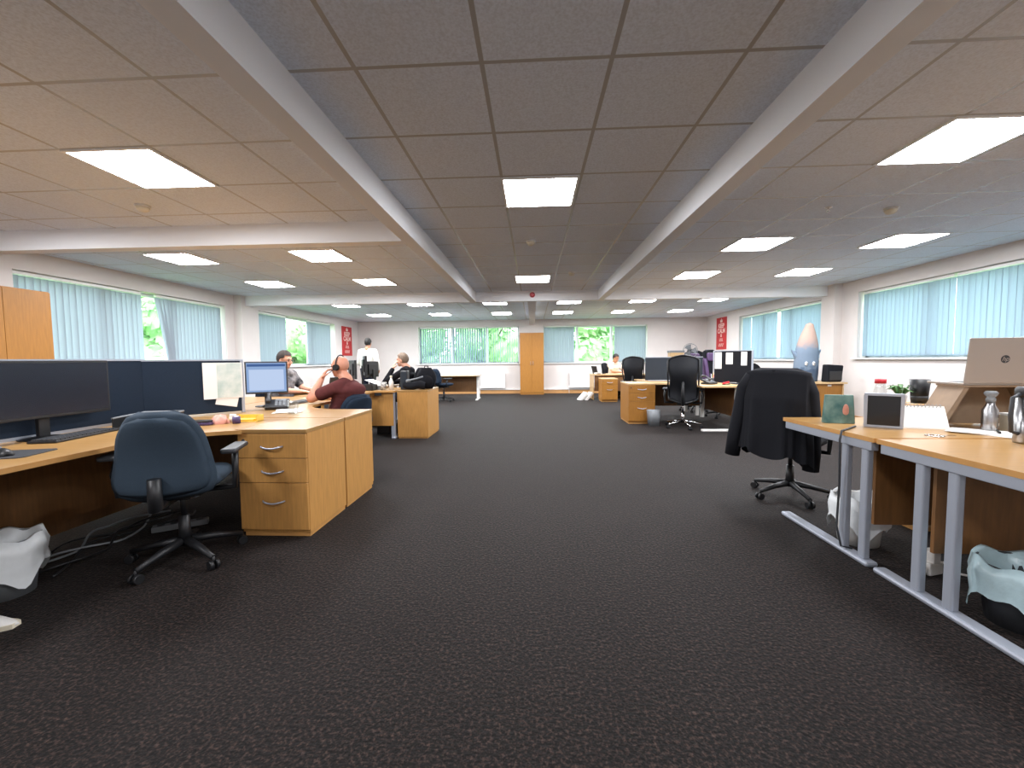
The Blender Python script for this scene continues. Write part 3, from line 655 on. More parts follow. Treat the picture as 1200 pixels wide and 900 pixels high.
def bin_(label, loc, h, r0, r1, m, bag=None, sq=False, group='waste bins', rz=0):
    r = thing('waste_bin', label, 'bin', loc, rz, group); n = 28
    sh = (lambda a, j: 0.0) if not sq else (lambda a, j: min(1/max(abs(math.cos(a)), 1e-3), 1/max(abs(math.sin(a)), 1e-3))**0.8-1)
    MB().lathe([(0, 0.002), (r0, 0), (r1, h), (r1-0.006, h), (r0-0.006, 0.008), (0, 0.008)], (0, 0, 0), n, sh).build('bucket', m, r)
    if bag:
        def wb(a, j): return (0.06*math.sin(5*a+j)+0.04*math.sin(11*a+2*j)) * (0.2 if j < 2 else 1) + (sh(a, j))
        prof = [(r1-0.02, h-0.10), (r1-0.008, h+0.004), (r1+0.012, h+0.010), (r1+0.026, h-0.05), (r1+0.016, h-0.12), (r1+0.022, h-0.17)]
        V = []; K = len(prof); mb = MB(); N = 48; ph = random.uniform(0, 6)
        for i in range(N):
            a = 2*PI*i/N
            for j, (rr, zz) in enumerate(prof):
                q = rr*(1+(0.035*math.sin(5*a+ph+j*0.4)+0.02*math.sin(13*a+ph+j))*(0 if j in (1,) else (0.3 if j == 0 else 1)))*(1+sh(a, j))
                dz = (0.05*math.sin(3*a+ph)+0.02*math.sin(7*a))*(j-2)/3 if j > 2 else 0
                V.append((q*math.cos(a), q*math.sin(a), zz+dz+(0.012*math.sin(6*a+ph) if j in (1, 2) else 0)))
        mb.add(V, [(i*K+j, ((i+1) % N)*K+j, ((i+1) % N)*K+j+1, i*K+j+1) for i in range(N) for j in range(K-1)], True)
        mb.build('bin_liner', bag, r)
    return r
bin_('grey bin with white liner cut by the left edge of the photo', (-2.70, 1.93, 0), 0.29, 0.10, 0.135, GREYPL, BAGW)
r = thing('white_shoe', 'white shoe toe peeping in at left edge on carpet', 'shoe', (-2.44, 1.66, 0), -PI/2+0.2)
MB().grid(lambda u, v: Vector((0.043*math.sin(PI*min(1, v*1.0+0.02))**0.5*math.cos(2*PI*u), -0.13+0.26*v, 0.012+(0.075-0.045*v)*max(0, math.sin(2*PI*u))*math.sin(PI*min(1, 0.15+v*0.85))**0.6)), 20, 14).build('upper', WHITEPL, r)
MB().prism([(0.045*math.sin(PI*t)**0.45*s, -0.132+0.264*t) for s, rng in ((1, range(1, 20)), (-1, range(19, 0, -1))) for t in [k/20 for k in rng]], 0, 0.02).build('sole', CREAMPL, r)

# ------------------------------------------------------------------ office chairs
def pad(mb, w_fn, H, th, curve, lean, z0=0, y0=0, nu=16, nv=16, horiz=False):
    """Closed upholstered pad: outline half-width w_fn(v), height H, thickness th."""
    def S(side):
        def P(u, v):
            uu = 2*u-1; hw = w_fn(v); e = (1-abs(uu)**4)*(1-abs(2*v-1)**6)
            y = curve*(uu*uu)+lean(v)+side*th/2*max(0.0, e)**0.5
            p = (uu*hw, y, v*H)
            return Vector((p[0], p[2]+y0, z0+p[1])) if horiz else Vector((p[0], y0+p[1], z0+p[2]))
        return P
    mb.grid(S(1), nu, nv); mb.grid(S(-1), nu, nv, flip=True); return mb
def rounded(wt, wb, k=0.22):
    def f(v):
        w_ = wb+(wt-wb)*v
        if v > 1-k: q = (v-(1-k))/k; w_ *= (0.45+0.55*math.sqrt(max(0, 1-q*q)))
        if v < k*0.8: q = 1-v/(k*0.8); w_ *= (0.6+0.4*math.sqrt(max(0, 1-q*q)))
        return w_
    return f
def chair(label, loc, rz, style='task', fab=CHAIRBLUE, base=BLACKPL, phase=0.3, arms=True, group='office chairs', zb=0.52, hb=0.53, wt=0.195, wb=0.258):
    """Local: sitter looks along +Y."""
    r = thing('office_chair', label, 'chair', loc, rz, group)
    for k in range(5):
        a = phase+2*PI*k/5; d = Vector((math.cos(a), math.sin(a), 0))
        lg = MB().tube([d*0.03+Vector((0, 0, 0.115)), d*0.15+Vector((0, 0, 0.10)), d*0.29+Vector((0, 0, 0.068))], [0.026, 0.021, 0.015], 8).build('base_leg', base, r)
        c = d*0.29; t = Vector((-d.y, d.x, 0)); mb = MB()
        for s in (-1, 1): mb.cone(c+t*0.008*s+Vector((0, 0, 0.027)), c+t*0.026*s+Vector((0, 0, 0.027)), 0.027, 0.025, 14)
        mb.cone(c+Vector((0, 0, 0.03)), c+Vector((0, 0, 0.075)), 0.008, None, 8); mb.build('castor', BLACKPL, lg)
    MB().cone((0, 0, 0.09), (0, 0, 0.27), 0.032, 0.028).cone((0, 0, 0.27), (0, 0, 0.42), 0.016).build('gas_lift', base if style != 'task' else BLACKPL, r)
    MB().box(-0.09, 0.09, -0.14, 0.12, 0.395, 0.43).tube([(0.05, 0.05, 0.41), (0.24, 0.06, 0.40)], 0.006, 8).build('tilt_mechanism', BLACKPL, r, bevel=0.008)
    sw = 0.245 if style != 'gaming' else 0.255
    pad(MB(), rounded(sw-0.02, sw, 0.25), 0.48, 0.085, 0.012, lambda v: 0.02*(2*v-1)**2, 0.475, -0.23, horiz=True).build('seat', fab if style != 'mesh' else BLACKFAB, r)
    yb = -0.25
    if style == 'task':
        b = pad(MB(), rounded(wt, wb, 0.34), hb, 0.075, 0.055, lambda v: -0.05*v+0.035*math.sin(PI*v), zb, yb)
        b.build('backrest', fab, r)
        pad(MB(), rounded(wt-0.01, wb-0.02, 0.34), hb-0.06, 0.03, 0.045, lambda v: -0.05*v+0.035*math.sin(PI*v), zb+0.03, yb-0.035).build('back_shell', fab, r)
        MB().tube([(0, -0.10, 0.41), (0, -0.25, 0.42), (0, -0.315, zb-0.02), (0, -0.315, zb+0.14)], [0.028, 0.03, 0.034, 0.03], 10).build('back_bracket', BLACKPL, r)
    elif style == 'mesh':
        wf = lambda v: (0.20+0.07*math.sin(PI*min(1, v*1.5))*(1 if v < 0.66 else 1))*(1 if v < 0.66 else 1.0-0.06*math.sin((v-0.66)/0.34*PI))
        pad(MB(), lambda v: rounded(0.235, 0.22, 0.14)(v)*(1-0.10*math.sin(PI*max(0, min(1, (v-0.3)/0.4)))), 0.78, 0.04, 0.06, lambda v: -0.10*v+0.05*math.sin(2.4*PI*v), 0.44, yb, 18, 26).build('backrest', MESHFAB, r)
        o = []
        for k in range(41):
            t = k/40*2*PI; v = 0.5+0.5*math.sin(t); s = math.cos(t); hw = rounded(0.24, 0.225, 0.14)(v)
            sx = max(-1, min(1, s*1.9)); o.append((sx*hw, yb-0.012+0.06*sx*sx-0.10*v+0.05*math.sin(2.4*PI*v), 0.44+0.78*v))
        MB().tube(o[:-1], 0.013, 8, True).build('back_frame', BLACKPL, r)
        MB().tube([(0, -0.10, 0.41), (0, -0.28, 0.42), (0, -0.345, 0.56), (0, -0.30, 0.86)], [0.03, 0.03, 0.028, 0.022], 10).build('back_bracket', BLACKPL, r)
    else:
        pad(MB(), lambda v: (0.25 if v < 0.55 else 0.27)*(rounded(0.85, 0.95, 0.2)(v)), 0.84, 0.10, 0.07, lambda v: -0.14*v+0.03*math.sin(PI*v), 0.50, yb, 16, 22).build('backrest', fab, r)
        for s in (-1, 1): pad(MB(), lambda v: 0.045, 0.52, 0.07, 0.0, lambda v: -0.10*v, 0.66, yb+0.075).build('side_wing', PURPLE, r).location.x = 0.195*s
        pad(MB(), lambda v: 0.13*rounded(1, 1, 0.4)(v), 0.18, 0.08, 0.01, lambda v: -0.02*v, 1.10, yb-0.03).build('head_cushion', PURPLE, r)
        MB().tube([(0, -0.10, 0.41), (0, -0.26, 0.42), (0, -0.31, 0.52), (0, -0.34, 0.70)], 0.03, 10).build('back_bracket', BLACKPL, r)
    if arms:
        for s in (-1, 1):
            x = s*0.285
            a_ = MB().tube([(s*0.15, -0.05, 0.425), (x, -0.05, 0.43), (x+s*0.01, -0.06, 0.55), (x, -0.02, 0.645)], [0.016, 0.018, 0.018, 0.02], 8).build('armrest', BLACKPL, r)
            MB().box(x-0.04, x+0.04, -0.15, 0.11, 0.645, 0.675).build('arm_pad', DGREYPL, a_, bevel=0.012)
    return r
chair('slate-blue fabric office chair with its back to camera, at near left desk', (-2.09, 2.33, 0), 0.36, 'task', CHAIRBLUE, BLACKPL, -2.035, zb=0.43, hb=0.49, wt=0.175, wb=0.262)
c2 = chair('black office chair under the draped black coat', (2.15, 3.56, 0), -0.92, 'task', BLACKFAB, BLACKPL, 0.55, zb=0.49, hb=0.52)
chair('high-backed black mesh chair with chrome base beside grey bin', (2.52, 7.12, 0), -0.35, 'mesh', MESHFAB, CHROME, 0.1)
chair('black mesh chair standing behind the three-drawer pedestal on right', (2.34, 9.56, 0), -0.5, 'mesh', MESHFAB, BLACKPL, 0.1)
chair('dark blue task chair at empty desk beneath the half-open back blinds', (-2.56, 11.75, 0), -0.9, 'task', NAVY, BLACKPL, 0.2, zb=0.48, hb=0.46)
chair('dark task chair behind the desk with the plush shark', (4.55, 8.72, 0), PI, 'task', BLACKFAB, BLACKPL, 0.2)
chair('dark chair supporting the man with headphones', (-2.13, 4.50, 0), PI/2-0.35, 'task', NAVY, BLACKPL, 0.1, arms=False, zb=0.42, hb=0.40)
chair('dark chair supporting the man with glasses and patterned tee', (-3.50, 5.60, 0), -PI/2-0.12, 'task', NAVY, BLACKPL, 0.1, arms=False)
chair('dark chair supporting the man resting his cheek on hand', (-2.28, 7.36, 0), PI/2, 'task', BLACKFAB, BLACKPL, 0.1, arms=False)
chair('dark chair supporting the man in beige tee', (2.42, 12.95, 0), -PI/2-0.6, 'task', BLACKFAB, BLACKPL, 0.1, arms=False)
chair('black and purple high-backed chair behind desk screens, beside desk fan', (3.55, 9.35, 0), PI-0.3, 'gaming', BLACKFAB, BLACKPL, 0.1)
chair('purple-edged chair half hidden by the charcoal screen with papers', (3.72, 8.35, 0), PI+0.5, 'gaming', BLACKFAB, BLACKPL, 0.3)

# coat draped over the second chair (rests on its backrest)
r = thing('coat', 'long black coat draped over office chair at near right desk', 'coat', (2.15, 3.56, 0), -0.92)
def coat(u, v):
    a = 2*PI*u; top = 1.075; hem = 0.70+0.06*math.sin(a+0.6)+0.02*math.sin(3*a)+0.02*math.sin(7*a)
    wv = 0.235+0.018*v; dv = 0.06+0.05*min(1, v*3)+0.045*v
    f = 1+(0.05*math.sin(9*a)+0.035*math.sin(14*a+2)+0.02*math.sin(23*a))*min(1, v*1.2)
    x = wv*math.copysign(abs(math.cos(a))**0.6, math.cos(a))*f; y = -0.28+dv*math.copysign(abs(math.sin(a))**0.8, math.sin(a))*f
    return Vector((x, y, top-hem*v-0.03*(abs(x)/0.25)**3*(1-v)))
mb = MB().grid(coat, 96, 24)
def coat_top(u, v):
    p = coat(u, 0); c = Vector((p.x*0.6, -0.28, 1.09)); return p.lerp(c, v)
mb.grid(coat_top, 96, 6, flip=True); mb.add([coat_top(i/96, 1) for i in range(96)], [tuple(range(96))], True)
mb.build('body', BLACKFAB, r)
def sleeve(pts, rad):
    mb_ = MB(); mb_.tube(pts, rad, 16); return mb_.build('sleeve', BLACKFAB, r)
sleeve([(-0.185, -0.30, 1.03), (-0.235, -0.31, 0.92), (-0.255, -0.33, 0.70), (-0.285, -0.345, 0.52), (-0.305, -0.35, 0.355)], [0.045, 0.058, 0.062, 0.060, 0.056])
sleeve([(0.185, -0.27, 1.03), (0.22, -0.25, 0.90), (0.225, -0.22, 0.68), (0.225, -0.20, 0.45), (0.22, -0.20, 0.30)], [0.045, 0.056, 0.06, 0.058, 0.055])
MB().tube([(-0.13, -0.22, 1.072), (-0.09, -0.315, 1.068), (0, -0.33, 1.066), (0.09, -0.315, 1.068), (0.13, -0.22, 1.072)], [0.010, 0.014, 0.015, 0.014, 0.010], 10).build('collar', BLACKFAB, r)

# ------------------------------------------------------------------ near right desks
def frame_desk(label, y0, y1, posts, x0=1.845, x1=3.45, mod=None):
    r = thing('desk', label, 'desk', (0, 0, 0), 0, 'beech desks on silver frames at right')
    worktop(r, [(x0, y0), (x1, y0), (x1, y1), (x0, y1)])
    MB().box(x0+0.006, x0+0.046, y0+0.02, y1-0.02, DZ-0.075, DZ-0.026).box(x1-0.046, x1-0.006, y0+0.02, y1-0.02, DZ-0.075, DZ-0.026).box(x0+0.05, x1-0.05, (y0+y1)/2-0.02, (y0+y1)/2+0.02, DZ-0.065, DZ-0.026).build('frame_rail', SILVER, r, bevel=0.004)
    for xx in (x0+0.03, x1-0.03):
        ft = MB().box(xx-0.034, xx+0.034, y0+0.01, y1-0.01, 0.0, 0.03).build('foot', SILVER, r, bevel=0.012)
        for p in posts: MB().box(xx-0.018, xx+0.018, p-0.024, p+0.024, 0.028, DZ-0.03).build('leg', SILVER, r, bevel=0.008)
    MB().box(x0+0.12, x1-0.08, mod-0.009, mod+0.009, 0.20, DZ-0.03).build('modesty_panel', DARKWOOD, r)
    return r
frame_desk('beech desk on silver frame at right, end nearest the coat-draped chair', 2.335, 3.155, (2.56, 2.41), mod=2.47)
frame_desk('beech desk on silver frame at bottom right, end with the steel tumbler', 1.495, 2.315, (2.075, 1.915), mod=2.11)
pedestal('wooden mobile pedestal under the right desk behind the bagged bin', (2.75, 3.30, 0), PI, 0.42, 0.45, 0.60, PALE_WOOD, [0.16, 0.16, 0.2])
# things on them
r = thing('packet', 'green printed card packet standing on right desk corner', 'packet', (2.04, 2.88, DZ), -0.25)
MB().add([(-0.085, -0.03, 0), (0.085, -0.03, 0), (0.085, 0.03, 0), (-0.085, 0.03, 0), (-0.08, -0.006, 0.19), (0.08, -0.006, 0.19), (0.08, 0.006, 0.19), (-0.08, 0.006, 0.19)],
 [(0, 3, 2, 1), (4, 5, 6, 7), (0, 1, 5, 4), (2, 3, 7, 6), (1, 2, 6, 5), (3, 0, 4, 7)]).build('bag', GREENBOX, r, bevel=0.004)
MB().add([(0.086, -0.028, 0.004), (0.086, 0.028, 0.004), (0.0815, 0.005, 0.186), (0.0815, -0.005, 0.186)], [(0, 1, 2, 3)]).build('side_gusset', LEAF, r)
MB().ell((0.035, -0.0205, 0.085), (0.018, 0.003, 0.045), 14, 8).build('printed_picture', PINK, r)
r = thing('photo_frame', 'silver-edged black digital frame standing on right desk', 'frame', (2.17, 2.68, DZ), -0.62)
W_, H_ = 0.185, 0.215; f = MB(); t_ = 0.016
f.box(-W_/2, W_/2, -0.012, 0.012, 0, t_).box(-W_/2, W_/2, -0.012, 0.012, H_-t_, H_).box(-W_/2, -W_/2+t_, -0.012, 0.012, t_, H_-t_).box(W_/2-t_, W_/2, -0.012, 0.012, t_, H_-t_)
f.build('frame', SILVER, r, bevel=0.003); MB().box(-W_/2+t_, W_/2-t_, -0.007, 0.006, t_, H_-t_).build('screen', SCREENOFF, r)
MB().box(-0.03, 0.03, 0.0, 0.006, 0.0, 0.18, T(0, 0.075, 0) @ Matrix.Rotation(0.38, 4, 'X')).build('prop', WHITEPL, r)
r = thing('desk_calendar', 'white tent desk calendar standing on right desk', 'calendar', (2.40, 2.69, DZ), -0.30)
MB().prism([(-0.065, 0), (0.065, 0), (0.0, 0.135)], -0.11, 0.11, Matrix(((0, 0, 1, 0), (1, 0, 0, 0), (0, 1, 0, 0), (0, 0, 0, 1)))).build('tent_card', PAPER, r)
MB().box(-0.11, 0.11, -0.067, -0.065, 0.006, 0.137, T(0, 0.0, 0) @ T(0, -0.0655, 0) @ Matrix.Rotation(-0.45, 4, 'X') @ T(0, 0.0655, 0)).build('front_page', PAPER, r)
mb = MB()
for i in range(11): mb.tube([(-0.09+i*0.018, 0.010*math.cos(t), 0.135+0.010*math.sin(t)) for t in [2*PI*k/10 for k in range(10)]], 0.0015, 6, True)
mb.build('spiral_binding', GREYPL, r)
r = thing('cardboard_box', 'brown box behind the black digital frame', 'box', (2.62, 3.03, DZ), 0.02)
MB().box(-0.13, 0.13, -0.10, 0.10, 0, 0.115).build('carton', CARD, r, bevel=0.003); MB().box(-0.13, 0.13, -0.02, 0.02, 0.1152, 0.1158).build('tape', CREAMPL, r)
bx = at(1077, 470, y=3.03)
r = thing('pencil_pot', 'black tapered pot standing on the brown box', 'pot', (bx.x, 3.03, DZ+0.116))
MB().lathe([(0, 0), (0.043, 0), (0.056, 0.165), (0.052, 0.165), (0.040, 0.006), (0, 0.006)]).build('pot', BLACKPL, r)
MB().lathe([(0.0445, 0.02), (0.046, 0.02), (0.0485, 0.05), (0.047, 0.05), (0.0445, 0.02)]).build('band', DGREYPL, r)
bx = at(1040, 470, y=2.98)
r = thing('bottle', 'clear bottle with red cap behind the digital frame', 'bottle', (2.425, 3.03, DZ))
MB().lathe([(0, 0), (0.034, 0), (0.036, 0.02), (0.036, 0.20), (0.028, 0.235), (0.026, 0.255), (0, 0.255)]).build('body', JARG, r)
MB().lathe([(0, 0.255), (0.032, 0.255), (0.032, 0.285), (0, 0.287)]).build('cap', REDPL, r)
bx = at(1056, 462, y=3.03)
r = thing('potted_plant', 'small green plant in white pot between red-capped bottle and black pot', 'plant', (bx.x-0.01, 3.03, DZ+0.116))
MB().lathe([(0, 0), (0.032, 0), (0.042, 0.055), (0.038, 0.055), (0.03, 0.006), (0, 0.006)]).build('pot', WHITEPL, r)
mb = MB()
for k in range(26):
    a = random.uniform(0, 2*PI); l = random.uniform(0.04, 0.085); h_ = random.uniform(0.05, 0.11); d = Vector((math.cos(a), math.sin(a), 0)); t = Vector((-d.y, d.x, 0))*0.014
    b0 = Vector((0, 0, 0.045))+d*0.01; m1 = b0+d*l*0.55+Vector((0, 0, h_*0.8)); e_ = b0+d*l+Vector((0, 0, h_*0.6))
    mb.add([b0, m1-t, e_, m1+t], [(0, 1, 2, 3)], True)
mb.build('leaves', LEAF, r).modifiers.new('t', 'SOLIDIFY').thickness = 0.001
# laptop on its raised stand
SHZ = 0.995-DZ
r = thing('laptop_stand', 'tan wooden laptop riser on right desk beneath the open laptop', 'stand', (2.81, 2.76, DZ), -0.06)
XZ = Matrix(((1, 0, 0, 0), (0, 0, 1, 0), (0, 1, 0, 0), (0, 0, 0, 1)))
for s_ in (-1, 1): MB().prism([(0.335*s_, 0.0), (0.305*s_, 0.0), (0.17*s_, SHZ-0.012), (0.20*s_, SHZ-0.012)], -0.13, 0.05, XZ).build('side_panel', TANWOOD, r)
MB().box(-0.205, 0.235, -0.14, 0.06, SHZ-0.012, SHZ).build('shelf', TANWOOD, r, bevel=0.003)
MB().prism([(-0.29, 0.01), (0.29, 0.01), (0.19, SHZ-0.013), (-0.19, SHZ-0.013)], 0.03, 0.04, XZ).build('back_brace', TANWOOD, r)
r = thing('laptop', 'open champagne laptop on riser, lid towards camera, round dark logo', 'laptop', (2.80, 2.76, DZ+SHZ), -0.06)
MB().box(-0.20, 0.20, -0.13, 0.12, 0.0, 0.014).build('base', BEIGELAP, r, bevel=0.004)
MB().box(-0.175, 0.175, -0.09, 0.03, 0.0141, 0.016).build('keys', DGREYPL, r)
Ml = T(0, -0.13, 0.012) @ Matrix.Rotation(0.10, 4, 'X')
ld = MB().box(-0.20, 0.20, -0.006, 0.002, 0.0, 0.272, Ml).build('lid', BEIGELAP, r, bevel=0.003)
MB().box(-0.19, 0.19, 0.0021, 0.003, 0.012, 0.262, Ml).build('screen', SCREENOFF, ld)
B_ = Ml @ Matrix(((1, 0, 0, 0.0), (0, 0, -1, -0.0065), (0, 1, 0, 0.145), (0, 0, 0, 1)))
MB().cone((0, 0, -0.0003), (0, 0, 0.0007), 0.0235, None, 32).build('logo_disc', DGREYPL, ld).data.transform(B_)
text_mesh('logo_letters', 'hp', 0.038, BEIGELAP, B_ @ T(0, 0.001, 0.001), ld, shear=0.25, depth=0.0004)
r = thing('desk_phone', 'dark phone handset set leaning on the laptop riser', 'phone', (2.88, 3.025, DZ), 0.1, 'desk phones')
MB().prism([(-0.09, 0.0), (0.09, 0.0), (0.09, 0.12), (0.05, 0.14)], -0.085, 0.085, Matrix(((1, 0, 0, 0), (0, 0, 1, 0), (0, 1, 0, 0), (0, 0, 0, 1)))).build('body', DGREYPL, r, bevel=0.006)
MB().tube([(-0.10+0.19*t, -0.055, 0.055+0.115*t+0.03*math.sin(PI*t)) for t in [k/10 for k in range(11)]], [0.022, 0.023, 0.017, 0.014, 0.013, 0.013, 0.013, 0.014, 0.017, 0.023, 0.022], 10).build('handset', BLACKPL, r)
mb = MB()
for j in range(4):
    for i in range(3): mb.box(-0.045+j*0.03, -0.025+j*0.03, 0.0+i*0.024, 0.016+i*0.024, 0.0, 0.004, T(0, 0, 0.045) @ Matrix.Rotation(-0.76, 4, 'Y'))
mb.build('buttons', GREYPL, r)
MB().tube([(-0.10, -0.055, 0.05), (-0.13, -0.03, 0.01), (-0.10, 0.02, 0.006), (-0.02, 0.10, 0.006), (0.06, 0.13, 0.008)], 0.005, 8).build('cord', BLACKPL, r)
r = thing('water_bottle', 'slim steel bottle in front of the laptop riser', 'bottle', (2.66, 2.55, DZ))
MB().lathe([(0, 0), (0.032, 0), (0.034, 0.01), (0.034, 0.125), (0.020, 0.155), (0.018, 0.175), (0, 0.175)]).build('body', STEEL, r)
MB().lathe([(0, 0.175), (0.021, 0.175), (0.021, 0.195), (0.015, 0.20), (0.026, 0.212), (0.030, 0.226), (0.022, 0.236), (0, 0.238)]).build('cap', GREYPL, r)
bx = at(1194, 518, z=DZ)
r = thing('travel_tumbler', 'large brushed steel tumbler with dark lid at right edge', 'tumbler', (2.485, 2.20, DZ))
MB().lathe([(0, 0), (0.052, 0), (0.054, 0.01), (0.054, 0.235), (0, 0.235)], (0, 0, 0), 36).build('body', STEEL, r)
MB().lathe([(0, 0.235), (0.0545, 0.235), (0.0545, 0.272), (0.046, 0.285), (0, 0.286)], (0, 0, 0), 36).build('lid', DGREYPL, r)
MB().tube([(-0.05, 0, 0.25), (-0.085, 0, 0.23), (-0.092, 0, 0.14), (-0.085, 0, 0.06), (-0.052, 0, 0.05)], 0.009, 10).build('handle', DGREYPL, r)
r = thing('cup_stack', 'cream paper cups box beside the slim steel bottle', 'box', (2.80, 2.52, DZ), -0.1)
MB().box(-0.075, 0.075, -0.04, 0.04, 0, 0.105).build('carton', CREAMPL, r, bevel=0.006); MB().box(-0.078, 0.078, -0.043, 0.043, 0.095, 0.110).build('lid', PAPER, r, bevel=0.004)
r = thing('paper_stack', 'white papers under the laptop riser edge on right desk', 'paper', (2.58, 2.48, DZ), 0.5)
for i in range(4): MB().box(-0.105, 0.105, -0.1485, 0.1485, 0.001+i*0.002, 0.0028+i*0.002, RZ(0.10*i)).build('sheet', PAPER, r)
MB().cone((-0.05, -0.06, 0.017), (0.06, -0.02, 0.017), 0.006, None, 10).build('pen', BLACKPL, r)
r = thing('coaster', 'thin steel ring lying on right desk front', 'ring', (2.22, 2.40, DZ))
MB().lathe([(0.028, 0), (0.042, 0), (0.042, 0.004), (0.028, 0.004), (0.028, 0)], (0, 0, 0), 28).build('ring', CHROME, r)
MB().box(0.03, 0.11, -0.006, 0.006, 0, 0.004).build('tab', CHROME, r)
r = thing('power_cable', 'dark cable hanging over right desk edge down the silver leg', 'cable', (0, 0, 0))
MB().tube([(2.02, 2.70, DZ+0.006), (1.90, 2.60, DZ+0.006), (1.835, 2.555, DZ+0.004), (1.822, 2.55, DZ-0.05), (1.836, 2.56, 0.40), (1.832, 2.565, 0.15), (1.83, 2.52, 0.045), (1.88, 2.50, 0.04)], 0.006, 8).build('cord', DGREYPL, r)
# things below
bin_('white bin with white liner behind the silver legs, right desk', (2.055, 2.69, 0), 0.29, 0.105, 0.135, WHITEPL, BAGW)
bin_('dark bin with pale blue liner below the bottom right desk', (2.12, 1.86, 0), 0.265, 0.11, 0.145, DGREYPL, BAGB)
r = thing('plug_adaptor', 'white plug adaptor block with cable on carpet behind silver leg', 'plug', (2.14, 2.30, 0), 0.3)
MB().box(-0.05, 0.05, -0.03, 0.03, 0, 0.07).box(-0.028, 0.028, -0.03, 0.028, 0.06, 0.13).build('block', WHITEPL, r, bevel=0.008)
MB().ell((-0.075, 0.0, 0.03), (0.03, 0.03, 0.03), 14, 8).build('round_plug', WHITEPL, r)
MB().tube([(0.04, -0.03, 0.07), (0.08, -0.06, 0.02), (0.16, -0.12, 0.008), (0.26, -0.14, 0.008), (0.34, -0.10, 0.008)], 0.006, 8).build('cord', WHITEPL, r)
# ------------------------------------------------------------------ mid right cluster
pedestal('pale-sided drawer pedestal beside grey bin, right of the aisle', (1.935, 7.50, 0), 0, 0.475, 0.70, DZ, OAK, [0.145, 0.145, 0.36], topm=PALE_WOOD)
r = thing('corner_desk', 'pale corner desk behind the high-backed mesh chair', 'desk')
worktop(r, [(2.178, 7.50), (2.42, 7.50)] + [(2.42+0.23*math.sin(a), 7.50-0.85*(1-math.cos(a))) for a in [PI/2*k/8 for k in range(1, 8)]] + [(2.65, 6.66), (3.34, 6.66), (3.34, 8.27), (2.178, 8.27)], m=PALE_WOOD, e=PALE_WOOD)
post_leg(r, 3.22, 6.74, foot=(2.68, 3.28, 6.70, 6.78), m=WHITEPL)
post_leg(r, 3.26, 8.18, m=WHITEPL)
MB().box(2.19, 3.22, 8.20, 8.218, 0.25, DZ-0.03).build('modesty_panel', DARKWOOD, r); MB().box(3.29, 3.308, 6.80, 8.15, 0.20, DZ-0.03).build('modesty_panel', DARKWOOD, r)
bin_('small square grey bin beside pale drawer pedestal', (2.10, 7.36, 0), 0.27, 0.085, 0.105, GREYPL, None, True)
divider('charcoal desk screen behind the high-backed mesh chair', (2.20, 8.30), (3.30, 8.30), DZ, 1.20, CHARC, posts=False)
divider('dark charcoal screen with white paper strips on right', (3.23, 7.62), (3.70, 7.232), DZ, 1.30, BLACKFAB, posts=True)
da = math.atan2(7.05-7.62, 3.92-3.23); dd = Vector((math.cos(da), math.sin(da), 0)); dn = Vector((math.sin(da), -math.cos(da), 0))
for (u0, u1, z0, z1, lb) in ((0.02, 0.13, 0.98, 1.27, 'long white paper strip on dark charcoal screen, leftmost of three'), (0.20, 0.31, 1.06, 1.26, 'short white paper on dark charcoal screen, middle of three'), (0.44, 0.53, 1.04, 1.27, 'white paper strip on dark charcoal screen, rightmost of three')):
    c = Vector((3.23, 7.62, 0))+dd*(u0+u1)/2+dn*0.0165
    rr = thing('paper_sheet', lb, 'paper', (c.x, c.y, (z0+z1)/2), da, 'papers on the charcoal screen'); MB().box(-(u1-u0)/2, (u1-u0)/2, -0.001, 0, -(z1-z0)/2, (z1-z0)/2).build('sheet', PAPER, rr)
monitor('black monitor with its back to the near drawers, behind mesh chairs', (2.55, 8.62, DZ), PI+0.1, 0.46, 0.31, 0.31)
monitor('dark grey monitor next to the charcoal screen, left of desk fan', (3.02, 8.62, DZ), PI-0.1, 0.46, 0.31, 0.31, back=DGREYPL)
phone('black desk phone on pale corner desk before the charcoal screen', (2.95, 7.15, DZ), 0.5)
r = thing('stapler', 'dark red stapler on pale corner desk', 'stapler', (3.16, 6.98, DZ), 0.5)
MB().box(-0.075, 0.075, -0.018, 0.018, 0, 0.012).build('base', BLACKPL, r, bevel=0.003); MB().box(-0.075, 0.07, -0.016, 0.016, 0.0, 0.028, T(0, 0, 0.02) @ Matrix.Rotation(-0.14, 4, 'Y')).build('arm', REDPL, r, bevel=0.008)
r = thing('pen_pot', 'black pot of pens on pale corner desk', 'pen pot', (3.08, 7.35, DZ))
MB().lathe([(0, 0), (0.038, 0), (0.040, 0.10), (0.036, 0.10), (0.034, 0.006), (0, 0.006)]).build('pot', BLACKPL, r)
for k in range(5): MB().cone((0.012*math.cos(k), 0.012*math.sin(k), 0.006), (0.04*math.cos(k*1.3), 0.04*math.sin(k*1.3), 0.15+0.01*k), 0.004, None, 8).build('pen', [REDPL, PAPER, BLACKPL, PURPLEPL, YELLOW][k], r)
keyboard('dark keyboard on pale corner desk before the mesh chair', (2.72, 7.80, DZ), 0.2)
r = thing('paper_stack', 'white papers on pale corner desk beside the mesh chair', 'paper', (2.66, 7.42, DZ), 0.2)
for i in range(3): MB().box(-0.105, 0.105, -0.1485, 0.1485, 0.001+i*0.002, 0.0028+i*0.002, RZ(0.12*i)).build('sheet', PAPER, r)
